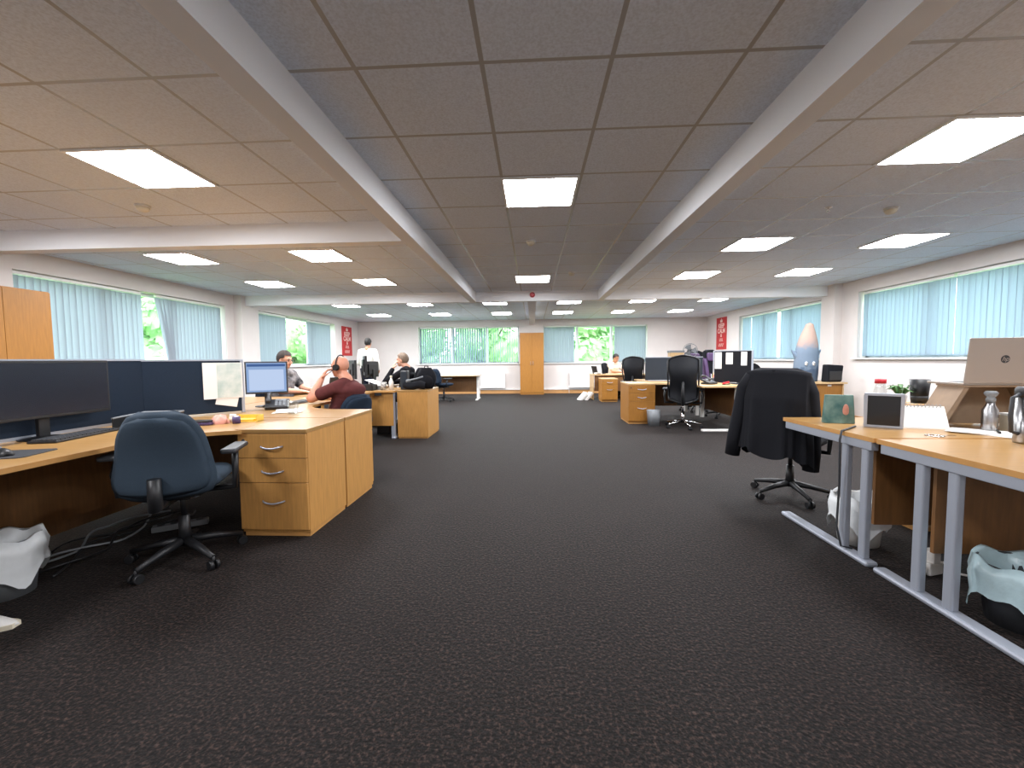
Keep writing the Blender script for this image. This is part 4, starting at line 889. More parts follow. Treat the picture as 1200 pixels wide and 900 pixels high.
# second row on the right: desk beyond the screen
r = thing('desk', 'pale desk beyond the charcoal screen, under the two monitors', 'desk')
worktop(r, [(2.178, 8.33), (3.34, 8.33), (3.34, 9.12), (2.178, 9.12)], m=PALE_WOOD, e=PALE_WOOD)
post_leg(r, 2.25, 8.42, m=WHITEPL); post_leg(r, 3.26, 8.42, m=WHITEPL); post_leg(r, 2.25, 9.04, m=WHITEPL); post_leg(r, 3.26, 9.04, m=WHITEPL)
r = thing('desk_fan', 'round wire desk fan standing on grey-topped stack by purple chair', 'fan', (3.32, 9.05, DZ))
MB().lathe([(0, 0), (0.09, 0), (0.085, 0.015), (0.02, 0.03), (0, 0.03)]).build('base', GREYPL, r); MB().cone((0, 0, 0.02), (0, 0, 0.55), 0.012).build('pole', GREYPL, r)
mb = MB(); R_ = 0.15
mb.tube([(R_*math.cos(t), -0.05, 0.60+R_*math.sin(t)) for t in [2*PI*k/32 for k in range(32)]], 0.005, 6, True)
mb.tube([(R_*0.93*math.cos(t), -0.08, 0.60+R_*0.93*math.sin(t)) for t in [2*PI*k/32 for k in range(32)]], 0.003, 6, True)
for k in range(20): a = 2*PI*k/20; mb.tube([(0.02*math.cos(a), -0.095, 0.60+0.02*math.sin(a)), (R_*0.93*math.cos(a), -0.08, 0.60+R_*0.93*math.sin(a)), (R_*math.cos(a), -0.05, 0.60+R_*math.sin(a))], 0.0018, 5)
mb.build('cage', GREYPL, r)
mb = MB()
for k in range(3):
    a = 2*PI*k/3; mb.grid(lambda u, v, a=a: Vector(((0.02+0.11*v)*math.cos(a+(u-0.5)*1.2), -0.06+0.02*(u-0.5), 0.60+(0.02+0.11*v)*math.sin(a+(u-0.5)*1.2))), 6, 4)
mb.build('blades', GREYPL, r); MB().cone((0, -0.05, 0.60), (0, 0.05, 0.60), 0.045, 0.035).build('motor', DGREYPL, r)
r = thing('document_box', 'grey filing box lying on top of the far monitor shelf', 'box', (3.02, 9.00, DZ), 0)
MB().box(-0.14, 0.14, -0.09, 0.09, 0.0, 0.56).build('carcass', PALE_WOOD, r, bevel=0.003)
MB().box(-0.15, 0.15, -0.10, 0.10, 0.561, 0.605).build('lid', GREYPL, r, bevel=0.003)
# far right desk (man in the beige tee)
r = thing('desk', 'pale desk at the back used by man in beige tee', 'desk')
worktop(r, [(1.70, 11.95), (3.35, 11.95), (3.35, 12.75), (1.70, 12.75)], m=PALE_WOOD, e=PALE_WOOD)
MB().box(1.71, 1.73, 11.98, 12.72, 0.0, DZ-0.026).build('end_panel', PALE_WOOD, r); MB().box(3.30, 3.32, 11.98, 12.72, 0.0, DZ-0.026).build('end_panel', PALE_WOOD, r)
MB().box(1.75, 3.28, 12.02, 12.04, 0.25, DZ-0.03).build('modesty_panel', DARKWOOD, r)
pedestal('small oak pedestal before the back desk, near white folders', (2.07, 11.38, 0), 0, 0.44, 0.54, 0.64, OAK, [0.15, 0.40], topm=PALE_WOOD)
for k, (px_, lb) in enumerate(((686, 'white plastic folder leaning by the back desk end, left one'), (692, 'white plastic folder leaning by the back desk end, right one'))):
    c = at(px_, 466.5, z=0.0); c = Vector((1.30+0.15*k, 12.0, 0))
    r = thing('folder', lb, 'folder', c, 0.3, 'white folders on the floor')
    MB().box(-0.03, 0.03, -0.12, 0.12, 0.0, 0.30, Matrix.Rotation(0.75, 4, 'Y') @ T(0.02, 0, 0)).build('cover', WHITEPL, r); MB().box(-0.022, 0.022, -0.115, 0.115, 0.005, 0.303, Matrix.Rotation(0.75, 4, 'Y') @ T(0.02, 0, 0)).build('pages', PAPER, r)
r = thing('laptop', 'dark laptop open on the back desk left of man in beige tee', 'laptop', (1.93, 12.30, DZ), PI/2+0.3)
MB().box(-0.17, 0.17, -0.12, 0.12, 0, 0.015).build('base', BLACKPL, r); MB().box(-0.17, 0.17, -0.005, 0.004, 0, 0.23, T(0, 0.12, 0.012) @ Matrix.Rotation(-0.25, 4, 'X')).build('lid', BLACKPL, r)
r = thing('paper_stack', 'white paper heap on the end of the back desk', 'paper', (1.86, 12.08, DZ), 0.2)
for i in range(4): MB().grid(lambda u, v, i=i: Vector((-0.11+0.22*u, -0.06+0.12*v, 0.004+i*0.012+0.02*math.sin(PI*u)+0.01*math.sin(3*v+i))), 6, 4).build('sheet', PAPER, r).modifiers.new('t', 'SOLIDIFY').thickness = 0.003
# desk with the plush shark by the right pillar
r = thing('desk', 'wood-fronted desk by right pillar carrying the plush shark', 'desk')
worktop(r, [(3.98, 7.42), (5.40, 7.42), (5.40, 8.22), (3.98, 8.22)], m=PALE_WOOD, e=PALE_WOOD)
MB().box(4.02, 5.34, 7.47, 7.49, 0.02, DZ-0.026).build('front_panel', OAK, r); MB().box(4.0, 4.02, 7.45, 8.19, 0, DZ-0.026).build('end_panel', PALE_WOOD, r); MB().box(5.34, 5.36, 7.45, 8.19, 0, DZ-0.026).build('end_panel', PALE_WOOD, r)
MB().box(5.10, 5.16, 7.462, 7.471, 0.66, 0.69).build('cable_port', WHITEPL, r)
r = thing('plush_shark', 'big blue-grey plush shark standing nose up on desk', 'soft toy', (4.93, 7.80, DZ), 0.0)
def shark(u, v):
    a = 2*PI*u; z = 1.06*v
    if v < 0.45: rr = 0.198+0.012*math.sin(PI*v/0.45)
    elif v < 0.93: q = (v-0.45)/0.48; rr = 0.198*(1-q)**0.9*0.72+0.055+0.00*q if q > 0.0 else 0.198
    else: q = (v-0.93)/0.07; rr = 0.075*math.sqrt(max(0, 1-q*q))
    if 0.45 <= v < 0.93: q = (v-0.45)/0.48; rr = 0.075+0.125*(1-q**1.7)
    return Vector((rr*math.cos(a)+0.05*v*v, 0.62*rr*math.sin(a), z))
mb = MB(); mb.cur = 0
V = [shark(i/36, j/40) for j in range(41) for i in range(36)]; nf = []
for j in range(40):
    for i in range(36):
        mb.cur = 2 if j < 9 else (1 if j >= 25 else 0)
        mb.f.append((j*36+i, j*36+(i+1) % 36, (j+1)*36+(i+1) % 36, (j+1)*36+i)); mb.sm.append(True); mb.mi.append(mb.cur)
mb.v = V; mb.add([shark(i/36, 0) for i in range(36)], [tuple(range(36))])
mb.mi = [0]*len(mb.mi); mb.build('body', SHARKM, r)
for s in (-1, 1):
    MB().grid(lambda u, v, s=s: Vector((s*(0.17+0.085*v), 0.04*math.cos(2*PI*u)*(1-v*0.8), 0.44+0.12*v+0.09*math.sin(2*PI*u)*(1-v*0.75))), 16, 8).build('fin', PLUSHB, r)
    MB().ell((-0.005+0.065*s, -0.128, 0.325), (0.026, 0.014, 0.036), 14, 8).build('eye', WHITEPL, r)
    MB().ell((-0.005+0.065*s+0.006, -0.141, 0.325), (0.010, 0.005, 0.014), 10, 6).build('pupil', BLACKPL, r)
r = thing('bag', 'black boxy laptop bag on desk beside plush shark', 'bag', (5.27, 7.62, DZ), 0.15)
MB().add([(-0.15, -0.07, 0), (0.13, -0.07, 0), (0.13, 0.07, 0), (-0.15, 0.07, 0), (-0.14, -0.06, 0.31), (0.17, -0.06, 0.29), (0.17, 0.06, 0.29), (-0.14, 0.06, 0.31)], [(0, 3, 2, 1), (4, 5, 6, 7), (0, 1, 5, 4), (2, 3, 7, 6), (1, 2, 6, 5), (3, 0, 4, 7)]).build('shell', BLACKFAB, r, bevel=0.02)
MB().box(-0.12, 0.12, -0.085, -0.069, 0.03, 0.19).build('front_pocket', BLACKPL, r, bevel=0.008)

# ------------------------------------------------------------------ second left cluster
r = thing('desk', 'beech desk with wooden back panel, behind the man with headphones', 'desk')
worktop(r, [(-3.70, 6.05), (-2.065, 6.05), (-2.065, 6.85), (-3.70, 6.85)])
MB().box(-3.66, -2.10, 6.10, 6.12, 0.20, DZ-0.026).build('modesty_panel', BEECH, r)
post_leg(r, -2.11, 6.13, foot=(-2.14, -2.07, 6.09, 6.80)); post_leg(r, -3.64, 6.13, foot=(-3.68, -3.60, 6.09, 6.80)); post_leg(r, -2.11, 6.75); post_leg(r, -3.64, 6.75)
MB().box(-2.36, -2.26, 6.048, 6.055, 0.66, 0.70).build('lock_bar', BLACKPL, r)
r = thing('drawer_pedestal', 'closed beech pedestal end under the black bags, left of aisle', 'drawer unit', (-1.82, 6.14, 0), 0, 'drawer pedestals')
MB().box(-0.232, 0.232, 0, 0.72, 0.02, DZ-0.025).build('carcass', BEECH, r, bevel=0.002); MB().box(-0.222, 0.222, 0.01, 0.71, 0, 0.03).build('plinth', BEECH_EDGE, r); MB().box(-0.236, 0.236, -0.003, 0.723, DZ-0.025, DZ).build('top', BEECH_TOP, r, bevel=0.002)
r = thing('desk', 'beech desk where man rests his cheek, beyond the bags', 'desk')
worktop(r, [(-3.70, 6.92), (-2.50, 6.92), (-2.50, 7.66), (-3.70, 7.66)])
for x_, y_ in ((-3.64, 7.0), (-2.57, 7.0), (-3.64, 7.58), (-2.57, 7.58)): post_leg(r, x_, y_)
bm1 = at(416, 455, y=6.5); bm2 = at(437, 452, y=7.05)
monitor('large black monitor nearest the headphone man, back towards camera', (bm1.x-0.05, 6.55, DZ), PI-0.95, 0.44, 0.30, 0.31)
monitor('black monitor behind it, angled, in front of man in white shirt', (-2.78, 6.74, DZ), PI-1.1, 0.44, 0.32, 0.37)
monitor('black monitor facing the man resting his cheek', (-2.86, 7.22, DZ), -PI/2-0.2, 0.40, 0.28, 0.30)
r = thing('letter_tray', 'black desk tray at the near edge of the second left desk', 'tray', (-2.56, 6.20, DZ), 0.0)
MB().box(-0.15, 0.15, -0.10, 0.10, 0, 0.006).box(-0.15, 0.15, -0.10, -0.094, 0, 0.09).box(-0.15, 0.15, 0.094, 0.10, 0, 0.09).box(-0.15, -0.144, -0.1, 0.1, 0, 0.09).box(0.144, 0.15, -0.1, 0.1, 0, 0.09).build('tray', BLACKPL, r)
MB().box(-0.13, 0.12, -0.08, 0.08, 0.007, 0.06).build('papers', PAPER, r)
bx = at(434, 440, y=6.42)
r = thing('paper_stack', 'slanted white papers on the black desk tray', 'paper', (-2.50, 6.42, DZ), -0.3)
MB().box(-0.15, 0.15, -0.09, 0.09, 0, 0.05).build('wedge', GREYPL, r)
MB().box(-0.15, 0.15, -0.10, 0.10, 0.06, 0.064, Matrix.Rotation(0.30, 4, 'Y') @ T(0, 0, 0.05)).build('sheet', PAPER, r)
r = thing('spotted_mug', 'black and white spotted mug on second left desk', 'mug', (-2.29, 6.24, DZ))
MB().lathe([(0, 0), (0.042, 0), (0.046, 0.12), (0.042, 0.12), (0.038, 0.006), (0, 0.006)]).build('cup', mat('spotted_glaze', (20, 20, 22), 0.3, nscale=34, col2=(220, 216, 210)), r); MB().tube([(0.043, 0, 0.095), (0.07, 0, 0.09), (0.078, 0, 0.06), (0.068, 0, 0.035), (0.042, 0, 0.03)], 0.006, 8).build('handle', BLACKPL, r)
r = thing('spray_bottle', 'white bottle next to the grey speaker tower', 'bottle', (-2.17, 6.24, DZ))
MB().lathe([(0, 0), (0.034, 0), (0.036, 0.12), (0.016, 0.165), (0.014, 0.19), (0, 0.19)]).build('body', WHITEPL, r); MB().lathe([(0, 0.19), (0.018, 0.19), (0.018, 0.215), (0, 0.217)]).build('cap', CREAMPL, r)
r = thing('speaker', 'tall grey desktop speaker on beech pedestal, before the cheek-resting man', 'speaker', (-1.985, 6.33, DZ))
MB().box(-0.055, 0.055, -0.06, 0.06, 0, 0.29).build('cabinet', DGREYPL, r, bevel=0.012); MB().box(-0.046, 0.046, -0.064, -0.059, 0.02, 0.27).build('front_cloth', CHARC, r, bevel=0.004)
r = thing('backpack', 'black backpack standing on beech pedestal', 'backpack', (-1.69, 6.50, DZ), 0.2)
MB().grid(lambda u, v: Vector((0.155*math.copysign(abs(math.cos(2*PI*u))**0.6, math.cos(2*PI*u))*(math.sin(PI*(0.12+0.8*v))**0.55), 0.10*math.copysign(abs(math.sin(2*PI*u))**0.6, math.sin(2*PI*u))*(math.sin(PI*(0.12+0.8*v))**0.55), 0.33*v)), 28, 16).build('main_bag', BLACKFAB, r)
MB().ell((0, -0.085, 0.12), (0.11, 0.045, 0.10), 18, 10).build('front_pocket', BLACKFAB, r)
MB().tube([(-0.03, 0, 0.31), (-0.025, 0, 0.355), (0.025, 0, 0.355), (0.03, 0, 0.31)], 0.008, 8).build('grab_handle', BLACKFAB, r)
r = thing('shoulder_bag', 'black holdall with grey strap lying on beech pedestal', 'bag', (-1.82, 6.28, DZ), 0.0)
MB().grid(lambda u, v: Vector((-0.17+0.34*v, 0.075*math.cos(2*PI*u)*math.sin(PI*(0.1+0.8*v))**0.4, max(0, 0.065+0.068*math.sin(2*PI*u)*math.sin(PI*(0.1+0.8*v))**0.4+0.012*math.sin(9*v+3*u)))), 20, 18).build('body', BLACKFAB, r)
MB().tube([(-0.12, -0.03, 0.11), (-0.04, -0.04, 0.15), (0.05, -0.02, 0.17), (0.13, 0.01, 0.20)], [0.012, 0.014, 0.014, 0.012], 8).build('strap', GREYPL, r)
MB().ell((-0.09, -0.02, 0.135), (0.04, 0.035, 0.03), 14, 8).build('buckle_pad', GREYPL, r)
r = thing('floor_box', 'black computer box on floor beneath the second left desk', 'computer', (-2.33, 6.62, 0), 0.1)
MB().box(-0.20, 0.20, -0.09, 0.20, 0.0, 0.17).build('case', BLACKPL, r, bevel=0.01); MB().box(-0.19, 0.0, -0.094, -0.089, 0.02, 0.15).build('front_grille', DGREYPL, r)
# back desk beneath the blinds
r = thing('desk', 'white-topped empty desk below back window, near dark blue chair', 'desk')
worktop(r, [(-3.10, 11.95), (-1.60, 11.95), (-1.60, 12.75), (-3.10, 12.75)], m=WHITEPL, e=PALE_WOOD)
MB().box(-3.06, -1.68, 12.42, 12.44, 0.22, DZ-0.026).build('modesty_panel', DARKWOOD, r)
for x_ in (-1.66, -3.04):
    MB().box(x_-0.03, x_+0.03, 12.0, 12.72, 0, 0.03).build('foot', WHITEPL, r); post_leg(r, x_, 12.32, m=WHITEPL); post_leg(r, x_, 12.52, m=WHITEPL)
# desk used by the man with glasses
r = thing('desk', 'beech desk where the man with glasses types', 'desk')
worktop(r, [(-3.10, 5.20), (-2.35, 5.20), (-2.35, 6.00), (-3.10, 6.00)])
for x_, y_ in ((-3.03, 5.28), (-2.42, 5.28), (-3.03, 5.92), (-2.42, 5.92)): post_leg(r, x_, y_)
r = thing('laptop', 'dark laptop open before the man with glasses', 'laptop', (-2.78, 5.40, DZ), PI/2)
MB().box(-0.17, 0.17, -0.12, 0.12, 0, 0.015).build('base', BLACKPL, r); MB().box(-0.17, 0.17, -0.005, 0.004, 0, 0.23, T(0, -0.12, 0.012) @ Matrix.Rotation(0.2, 4, 'X')).build('lid', BLACKPL, r)

# ------------------------------------------------------------------ people
def fuse(mb, vox, name, m, parent, smooth=6, label=None):
    """Fuses overlapping solids into one continuous skin."""
    o = mb.build(name+'_src', m)
    q = o.modifiers.new('r', 'REMESH'); q.mode = 'VOXEL'; q.voxel_size = vox; q.use_smooth_shade = True
    k = o.modifiers.new('s', 'SMOOTH'); k.factor = 0.5; k.iterations = smooth
    dg = bpy.context.evaluated_depsgraph_get(); me = bpy.data.meshes.new_from_object(o.evaluated_get(dg))
    bpy.data.objects.remove(o)
    me.materials.clear(); me.materials.append(m)
    for p in me.polygons: p.use_smooth = True
    r = bpy.data.objects.new(name, me); COL.objects.link(r); r.parent = parent
    if label: r['label'] = label
    return r
def cap(mb, p0, p1, r0, r1):
    """Tapered capsule."""
    p0, p1 = Vector(p0), Vector(p1); mb.cone(p0, p1, r0, r1, 18); mb.ell(p0, (r0, r0, r0), 18, 10); mb.ell(p1, (r1, r1, r1), 18, 10)
def hand(mb, wrist, d, n, side, curl):
    """Palm + four unequal fingers + thumb; d along the hand, n out of the palm."""
    d = Vector(d).normalized(); n = (Vector(n)-d*Vector(n).dot(d)).normalized(); s = d.cross(n)*side
    wv = Vector(wrist); pm = Matrix((s*0.041, d*0.052, n*0.016)).transposed()
    mb.ell(wv+d*0.05, (1, 1, 1), 16, 10, pm); cap(mb, wv-d*0.01, wv+d*0.03, 0.024, 0.024)
    for k, (off, L) in enumerate(((0.030, 0.070), (0.010, 0.080), (-0.010, 0.074), (-0.029, 0.058))):
        p = wv+d*0.088+s*off; c = curl
        d1 = (d*math.cos(c)+n*math.sin(c)); d2 = (d*math.cos(2*c)+n*math.sin(2*c)); d3 = (d*math.cos(2.8*c)+n*math.sin(2.8*c))
        q1 = p+d1*L*0.45; q2 = q1+d2*L*0.32; q3 = q2+d3*L*0.23
        cap(mb, p-d*0.02, q1, 0.0095, 0.009); cap(mb, q1, q2, 0.009, 0.0085); cap(mb, q2, q3, 0.0085, 0.0075)
    t0 = wv+d*0.025+s*0.03; t1 = t0+(d*0.5+s*0.75+n*0.35).normalized()*0.045; t2 = t1+(d*0.8+s*0.25+n*0.45).normalized()*0.035
    cap(mb, t0, t1, 0.014, 0.011); cap(mb, t1, t2, 0.011, 0.009)
def person(label, loc, rz, P, skin, hairm, cloth, clothlen, legm, head_rot=(0, 0, 0), bald=False, glasses=False, longsleeve=False, vox=0.0075, build=1.0):
    """P: joints in local coordinates, person looks along +Y, x to the person's right is +X."""
    r = thing('person', label, 'person', loc, rz)
    J = {k: Vector(v) for k, v in P.items()}
    HM = T(J['head']) @ Euler(head_rot).to_matrix().to_4x4(); H3 = HM.to_3x3()
    def hp(*v): return HM @ Vector(v)
    b = MB()
    # head (centre of skull at 'head')
    b.ell(hp(0, -0.012, 0.025), (0.076, 0.096, 0.092), 22, 14, H3); b.ell(hp(0, 0.026, -0.035), (0.060, 0.062, 0.075), 20, 12, H3)
    b.ell(hp(0, 0.046, -0.088), (0.034, 0.032, 0.026), 14, 10, H3)
    cap(b, hp(0, 0.086, 0.005), hp(0, 0.104, -0.030), 0.010, 0.015); b.ell(hp(0, 0.079, 0.020), (0.050, 0.012, 0.012), 14, 8, H3)
    for s in (-1, 1): b.ell(hp(0.077*s, -0.010, -0.012), (0.010, 0.020, 0.034), 12, 8, H3); b.ell(hp(0.016*s, 0.094, -0.034), (0.010, 0.010, 0.008), 8, 6, H3)
    cap(b, J['neck'], hp(0, -0.012, -0.055), 0.060*build, 0.054)
    # torso
    def sect(mb, p, rx, ry): mb.ell(p, (rx*build, ry*build, 0.11), 24, 12)
    ch, pv = J['chest'], J['pelvis']; mid = (ch+pv)/2
    def torso(mb, g):
        for k in range(9):
            t = k/8; p = pv.lerp(ch, t); rx = 0.165+0.015*t-0.02*math.sin(PI*t)+g; ry = 0.115+0.008*math.sin(PI*t)+g
            mb.ell(p, (rx*build, ry*build, 0.09), 24, 12)
        for s in ('L', 'R'): cap(mb, J['neck']+Vector((0, 0, -0.035)), J['sh'+s], 0.058+g, 0.062+g); cap(mb, ch+(J['sh'+s]-ch)*0.4+Vector((0, 0, -0.04)), J['sh'+s]+Vector((0, 0, -0.02)), 0.09+g, 0.062+g)
    torso(b, 0.0)
    for s, sg in (('L', -1), ('R', 1)):
        cap(b, J['sh'+s], J['el'+s], 0.052*build, 0.042*build); cap(b, J['el'+s], J['el'+s].lerp(J['wr'+s], 0.3), 0.041*build, 0.044*build); cap(b, J['el'+s].lerp(J['wr'+s], 0.3), J['wr'+s], 0.044*build, 0.028)
        hand(b, J['wr'+s], J['hd'+s], J['hn'+s], sg if J['hd'+s].cross(J['hn'+s]).x*sg*0 == 0 else sg, P.get('curl'+s, (0.35, 0, 0))[0])
        cap(b, J['hip'+s], J['kn'+s], 0.085*build, 0.056); cap(b, J['kn'+s], J['kn'+s].lerp(J['an'+s], 0.3), 0.055, 0.058); cap(b, J['kn'+s].lerp(J['an'+s], 0.3), J['an'+s], 0.058, 0.038)
        fd = Vector((0.25*sg, 1, 0)).normalized(); cap(b, J['an'+s]+Vector((0, 0, -0.045)), J['an'+s]+fd*0.15+Vector((0, 0, -0.055)), 0.036, 0.028)
    fuse(b, vox, 'body', skin, r)
    # shirt
    c = MB(); torso(c, 0.012)
    for s in ('L', 'R'):
        e = J['el'+s] if longsleeve else J['sh'+s].lerp(J['el'+s], clothlen); cap(c, J['sh'+s], e, 0.064*build, (0.054 if longsleeve else 0.063)*build)
        if longsleeve: cap(c, J['el'+s], J['el'+s].lerp(J['wr'+s], 0.92), 0.054*build, 0.040)
    fuse(c, 0.009, 'shirt', cloth, r)
    # trousers and shoes
    t = MB()
    for s, sg in (('L', -1), ('R', 1)):
        cap(t, J['hip'+s], J['kn'+s], 0.098*build, 0.068); cap(t, J['kn'+s], J['an'+s]+Vector((0, 0, 0.0)), 0.068, 0.055)
    t.ell(pv+Vector((0, 0, -0.02)), (0.18*build, 0.135*build, 0.11), 24, 12)
    fuse(t, 0.010, 'trousers', legm, r)
    for s, sg in (('L', -1), ('R', 1)):
        fd = Vector((0.25*sg, 1, 0)).normalized(); k = MB(); a = J['an'+s]
        cap(k, a+Vector((0, 0, -0.042))-fd*0.03, a+fd*0.17+Vector((0, 0, -0.052)), 0.046, 0.036); cap(k, a+Vector((0, 0, -0.05)), a+Vector((0, 0, 0.0)), 0.046, 0.045)
        o = fuse(k, 0.008, 'shoe', SHOE, r)
        for v in o.data.vertices:
            if v.co.z < a.z-0.088: v.co.z = a.z-0.088
    # face
    for s in (-1, 1): MB().ell(hp(0.030*s, 0.082, 0.004), (0.011, 0.007, 0.006), 12, 8, H3).build('eye', DARKEYE, r)
    MB().ell(hp(0, 0.083, -0.060), (0.022, 0.008, 0.006), 12, 8, H3).build('mouth', LIPS, r)
    if not bald:
        h = MB(); V = []; F = []; n, m = 40, 22
        for j in range(m+1):
            th = PI*0.74*j/m
            for i in range(n):
                a = 2*PI*i/n; nx, ny, nz = math.sin(th)*math.cos(a), math.sin(th)*math.sin(a), math.cos(th)
                low = -0.70 if ny < -0.1 else (0.42 if ny > 0.42 else -0.10+0.5*max(0, ny))
                if nz < low: sc = math.sqrt(max(0.0, (1-low*low))/max(1e-6, nx*nx+ny*ny)) if nx*nx+ny*ny > 1e-6 else 1; nx, ny, nz = nx*sc, ny*sc, low
                g = 1.0+0.05*math.sin(13*a+4*j)*0.5+0.03*math.sin(29*a)
                V.append(hp(nx*0.086*g, -0.012+ny*0.107*g, 0.027+nz*0.108*(1+0.04*math.sin(7*a)*(nz > 0.4)*min(1, j*0.4))))
        for j in range(m):
            for i in range(n): F.append((j*n+i, (j+1)*n+i, (j+1)*n+(i+1) % n, j*n+(i+1) % n))
        h.add(V, F, True); h.build('hair', hairm, r)
        for s in (-1, 1): MB().ell(hp(0.032*s, 0.086, 0.026), (0.018, 0.006, 0.004), 10, 6, H3).build('eyebrow', hairm, r)
    if glasses:
        g = MB()
        for s in (-1, 1):
            g.tube([hp(s*0.033+0.024*math.cos(q), 0.102, 0.002+0.018*math.sin(q)) for q in [2*PI*k/16 for k in range(16)]], 0.0025, 6, True)
            g.tube([hp(s*0.057, 0.102, 0.006), hp(s*0.080, 0.05, 0.008), hp(s*0.082, -0.02, 0.0)], 0.0022, 6)
        g.tube([hp(-0.009, 0.103, 0.004), hp(0.009, 0.103, 0.004)], 0.0022, 6); g.build('glasses', BLACKPL, r)
    return r, hp
def seated(lean=0.0, seat=0.50):
    z = seat+0.07
    return dict(pelvis=(0, 0, z), chest=(0, -0.02-lean, z+0.33), neck=(0, -0.01-lean, z+0.485), head=(0, 0.02-lean, z+0.615),
        shL=(-0.185, -0.015-lean, z+0.42), shR=(0.185, -0.015-lean, z+0.42), hipL=(-0.09, 0.02, z-0.03), hipR=(0.09, 0.02, z-0.03),
        knL=(-0.12, 0.43, z-0.02), knR=(0.12, 0.43, z-0.02), anL=(-0.13, 0.40, 0.09), anR=(0.13, 0.40, 0.09))
# man with headphones, elbow raised, hand at his cheek
P = seated(0.10, 0.46); P.update(head=(0, 0.00, 1.115), neck=(0, -0.08, 0.975),
    shL=(-0.165, -0.10, 0.905), shR=(0.145, -0.07, 0.885), elL=(-0.26, 0.165, 0.785), wrL=(-0.14, 0.125, 0.985), hdL=(0.35, -0.28, 0.88), hnL=(0.6, -0.75, -0.2), curlL=(0.45, 0, 0),
    elR=(0.24, 0.16, 0.75), wrR=(0.16, 0.40, 0.775), hdR=(-0.2, 1, 0), hnR=(0, 0, -1), curlR=(0.2, 0, 0))
r, hp = person('bald man with headphones in maroon tee, seated with hand at cheek', (-2.13, 4.48, 0), PI/2-0.20, P, SKIN2, HAIRD, MAROON, 0.62, JEANS, (0.0, 0, 0.0), bald=True, build=1.12)
hb = MB().tube([hp(-0.090*math.cos(t), -0.015, 0.012+0.116*math.sin(t)) for t in [PI*k/16 for k in range(17)]], 0.007, 8).build('headphones', BLACKPL, r)
for s in (-1, 1): MB().cone(hp(0.074*s, -0.015, -0.008), hp(0.104*s, -0.015, -0.008), 0.036, 0.032, 20).build('ear_cup', BLACKPL, hb)
MB().tube([hp(-0.095, -0.005, -0.02), hp(-0.09, 0.06, -0.06), hp(-0.045, 0.112, -0.07)], 0.004, 6).build('microphone', BLACKPL, hb)
# man with glasses typing
P = seated(-0.04, 0.50)
P.update(head=(0, 0.07, 1.20), elL=(-0.23, 0.16, 0.79), wrL=(-0.13, 0.40, 0.775), hdL=(0.2, 1, -0.05), hnL=(0, 0, -1), elR=(0.23, 0.16, 0.79), wrR=(0.12, 0.40, 0.775), hdR=(-0.2, 1, -0.05), hnR=(0, 0, -1))
person('man with glasses and dark hair in patterned dark tee, seated typing', (-3.50, 5.60, 0), -PI/2-0.12, P, SKIN, HAIRD, PRINTSH, 0.62, JEANS, (-0.12, 0, 0.0), glasses=True)
# man resting cheek on hand
P = seated(0.02, 0.50)
P.update(head=(0, 0.06, 1.185), elL=(-0.20, 0.30, 0.80), wrL=(-0.08, 0.20, 1.035), hdL=(0.25, -0.2, 0.9), hnL=(0.6, -0.7, 0.0), curlL=(0.4, 0, 0), elR=(0.24, 0.16, 0.80), wrR=(0.10, 0.38, 0.775), hdR=(-0.4, 1, 0), hnR=(0, 0, -1))
person('man with ash-brown hair in black shirt, seated resting cheek on hand', (-2.28, 7.32, 0), PI/2-0.05, P, SKIN, HAIRG, BSHIRT, 0.7, JEANS, (0.02, 0, 0.05), longsleeve=True)
# man in beige tee at the back
P = seated(-0.10, 0.50)
P.update(head=(0, 0.16, 1.19), neck=(0, 0.08, 1.05), elL=(-0.24, 0.26, 0.80), wrL=(-0.10, 0.45, 0.775), hdL=(0.4, 1, 0), hnL=(0, 0, -1), elR=(0.24, 0.26, 0.80), wrR=(0.10, 0.45, 0.775), hdR=(-0.4, 1, 0), hnR=(0, 0, -1))
person('dark-haired man in beige tee seated at the back right desk', (2.42, 12.93, 0), PI+0.6, P, SKIN3, HAIRB, BEIGESH, 0.6, JEANS, (-0.25, 0, 0))
# standing man in white shirt, back to camera
P = dict(pelvis=(0, 0, 0.98), chest=(0, -0.01, 1.30), neck=(0, -0.01, 1.475), head=(0, 0.03, 1.635), shL=(-0.195, -0.01, 1.415), shR=(0.195, -0.01, 1.415),
    hipL=(-0.095, 0, 0.93), hipR=(0.095, 0, 0.93), knL=(-0.11, 0.02, 0.50), knR=(0.11, 0.02, 0.50), anL=(-0.12, -0.02, 0.09), anR=(0.12, -0.02, 0.09),
    elL=(-0.27, 0.02, 1.13), wrL=(-0.20, 0.20, 1.00), hdL=(0.3, 0.9, -0.2), hnL=(0.5, 0, -0.8), elR=(0.28, -0.06, 1.14), wrR=(0.24, 0.10, 0.95), hdR=(-0.2, 0.5, -0.8), hnR=(-1, 0, 0))
person('man in white long-sleeved shirt standing with his back to camera', (-4.28, 10.60, 0), -0.15, P, SKIN3, HAIRB, WSHIRT, 1, JEANS, (0, 0, 0.1), longsleeve=True, build=1.22)

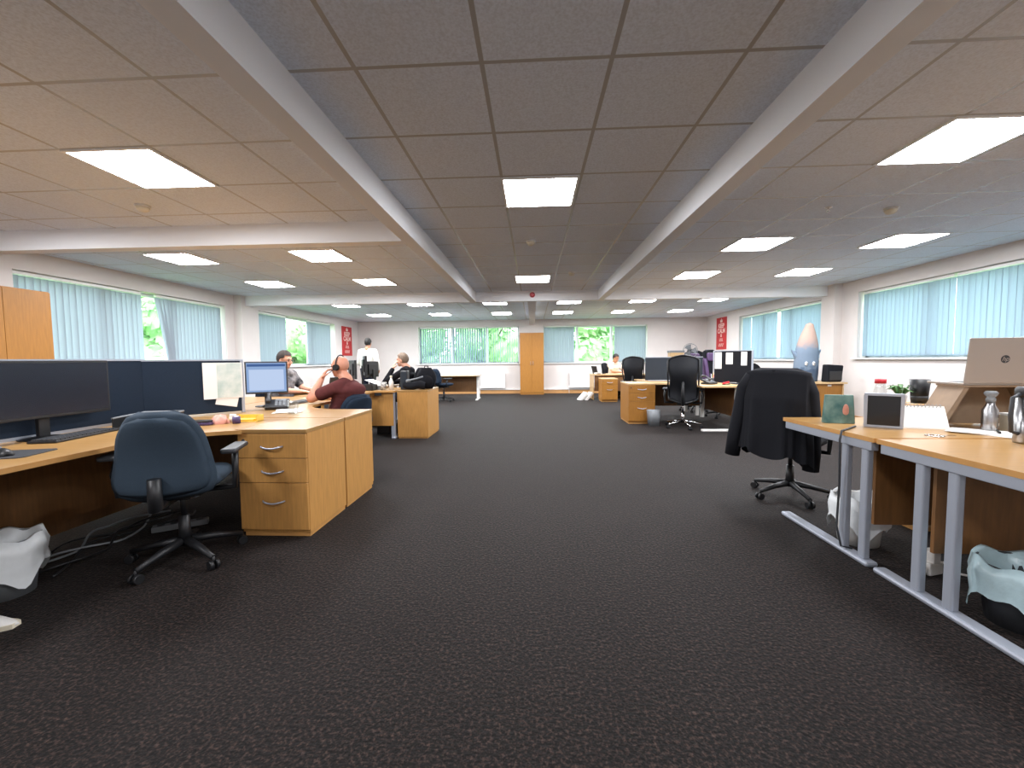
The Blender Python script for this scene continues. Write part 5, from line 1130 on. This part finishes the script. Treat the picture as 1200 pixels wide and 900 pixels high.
# ------------------------------------------------------------------ trees and ground outside
struct(boxmb(-40, 40, -20, 60, -3.2, -3.0).build('ground_outside', mat('grass_ground', (120, 150, 90), 0.9, noise=0.15, nscale=2)))
LEAFO = mat('tree_leaves', (112, 164, 98), 0.7, nscale=2.2, col2=(186, 216, 160))
BARK = mat('bark', (92, 78, 62), 0.9, noise=0.2, nscale=12)
def tree(label, x, y, h, rad, seed, n=5200):
    rnd = random.Random(seed); r = thing('tree', label, 'tree', (x, y, -3.0), rnd.uniform(0, 6), 'trees outside the windows')
    t = MB().tube([(0, 0, 0), (0.1, 0.05, h*0.3), (0.05, -0.1, h*0.6), (0.1, 0, h*0.85)], [0.22, 0.18, 0.12, 0.05], 10)
    for k in range(6): a = k*1.1; t.tube([(0.05, 0, h*(0.35+0.07*k)), (rad*0.4*math.cos(a), rad*0.4*math.sin(a), h*(0.48+0.07*k)), (rad*0.7*math.cos(a), rad*0.7*math.sin(a), h*(0.55+0.07*k))], [0.08, 0.05, 0.02], 6)
    t.build('trunk', BARK, r)
    m = MB(); blobs = [(Vector((rnd.uniform(-.6, .6)*rad, rnd.uniform(-.6, .6)*rad, h*rnd.uniform(0.25, 0.9))), rad*rnd.uniform(0.38, 0.62)) for _ in range(20)]
    for c, q in blobs: m.ell(c, (q*0.88, q*0.88, q*0.82), 14, 9)
    for _ in range(n):
        c, q = rnd.choice(blobs); d = Vector((rnd.gauss(0, 1), rnd.gauss(0, 1), rnd.gauss(0, 1))).normalized(); p = c+d*q*rnd.uniform(0.75, 1.05)
        a = (d+Vector((rnd.uniform(-1, 1), rnd.uniform(-1, 1), rnd.uniform(-1, 1)))*0.8).normalized(); u = a.orthogonal().normalized(); v = a.cross(u); l = rnd.uniform(0.12, 0.26)
        m.add([p-u*l, p+v*l*0.55, p+u*l, p-v*l*0.55], [(0, 1, 2, 3)])
    m.build('crown', LEAFO, r)
tree('leafy green tree outside, right half of the back left window', -2.1, 21.0, 7.0, 2.2, 1)
tree('leafy green tree seen between slats at left end of the back left window', -7.3, 24.0, 6.4, 2.3, 2)
tree('bright green tree filling the open pane right of oak cupboard', 3.7, 21.2, 6.8, 2.3, 3)
tree('green tree at the right end of the back windows', 8.2, 22.0, 7.0, 2.3, 4)
tree('pale green tree beyond the bright gap in far left window', -13.5, 23.0, 6.2, 2.3, 5)
tree('green tree glimpsed through the slanting gap in the near left blind', -13.0, 13.6, 6.4, 2.3, 6)
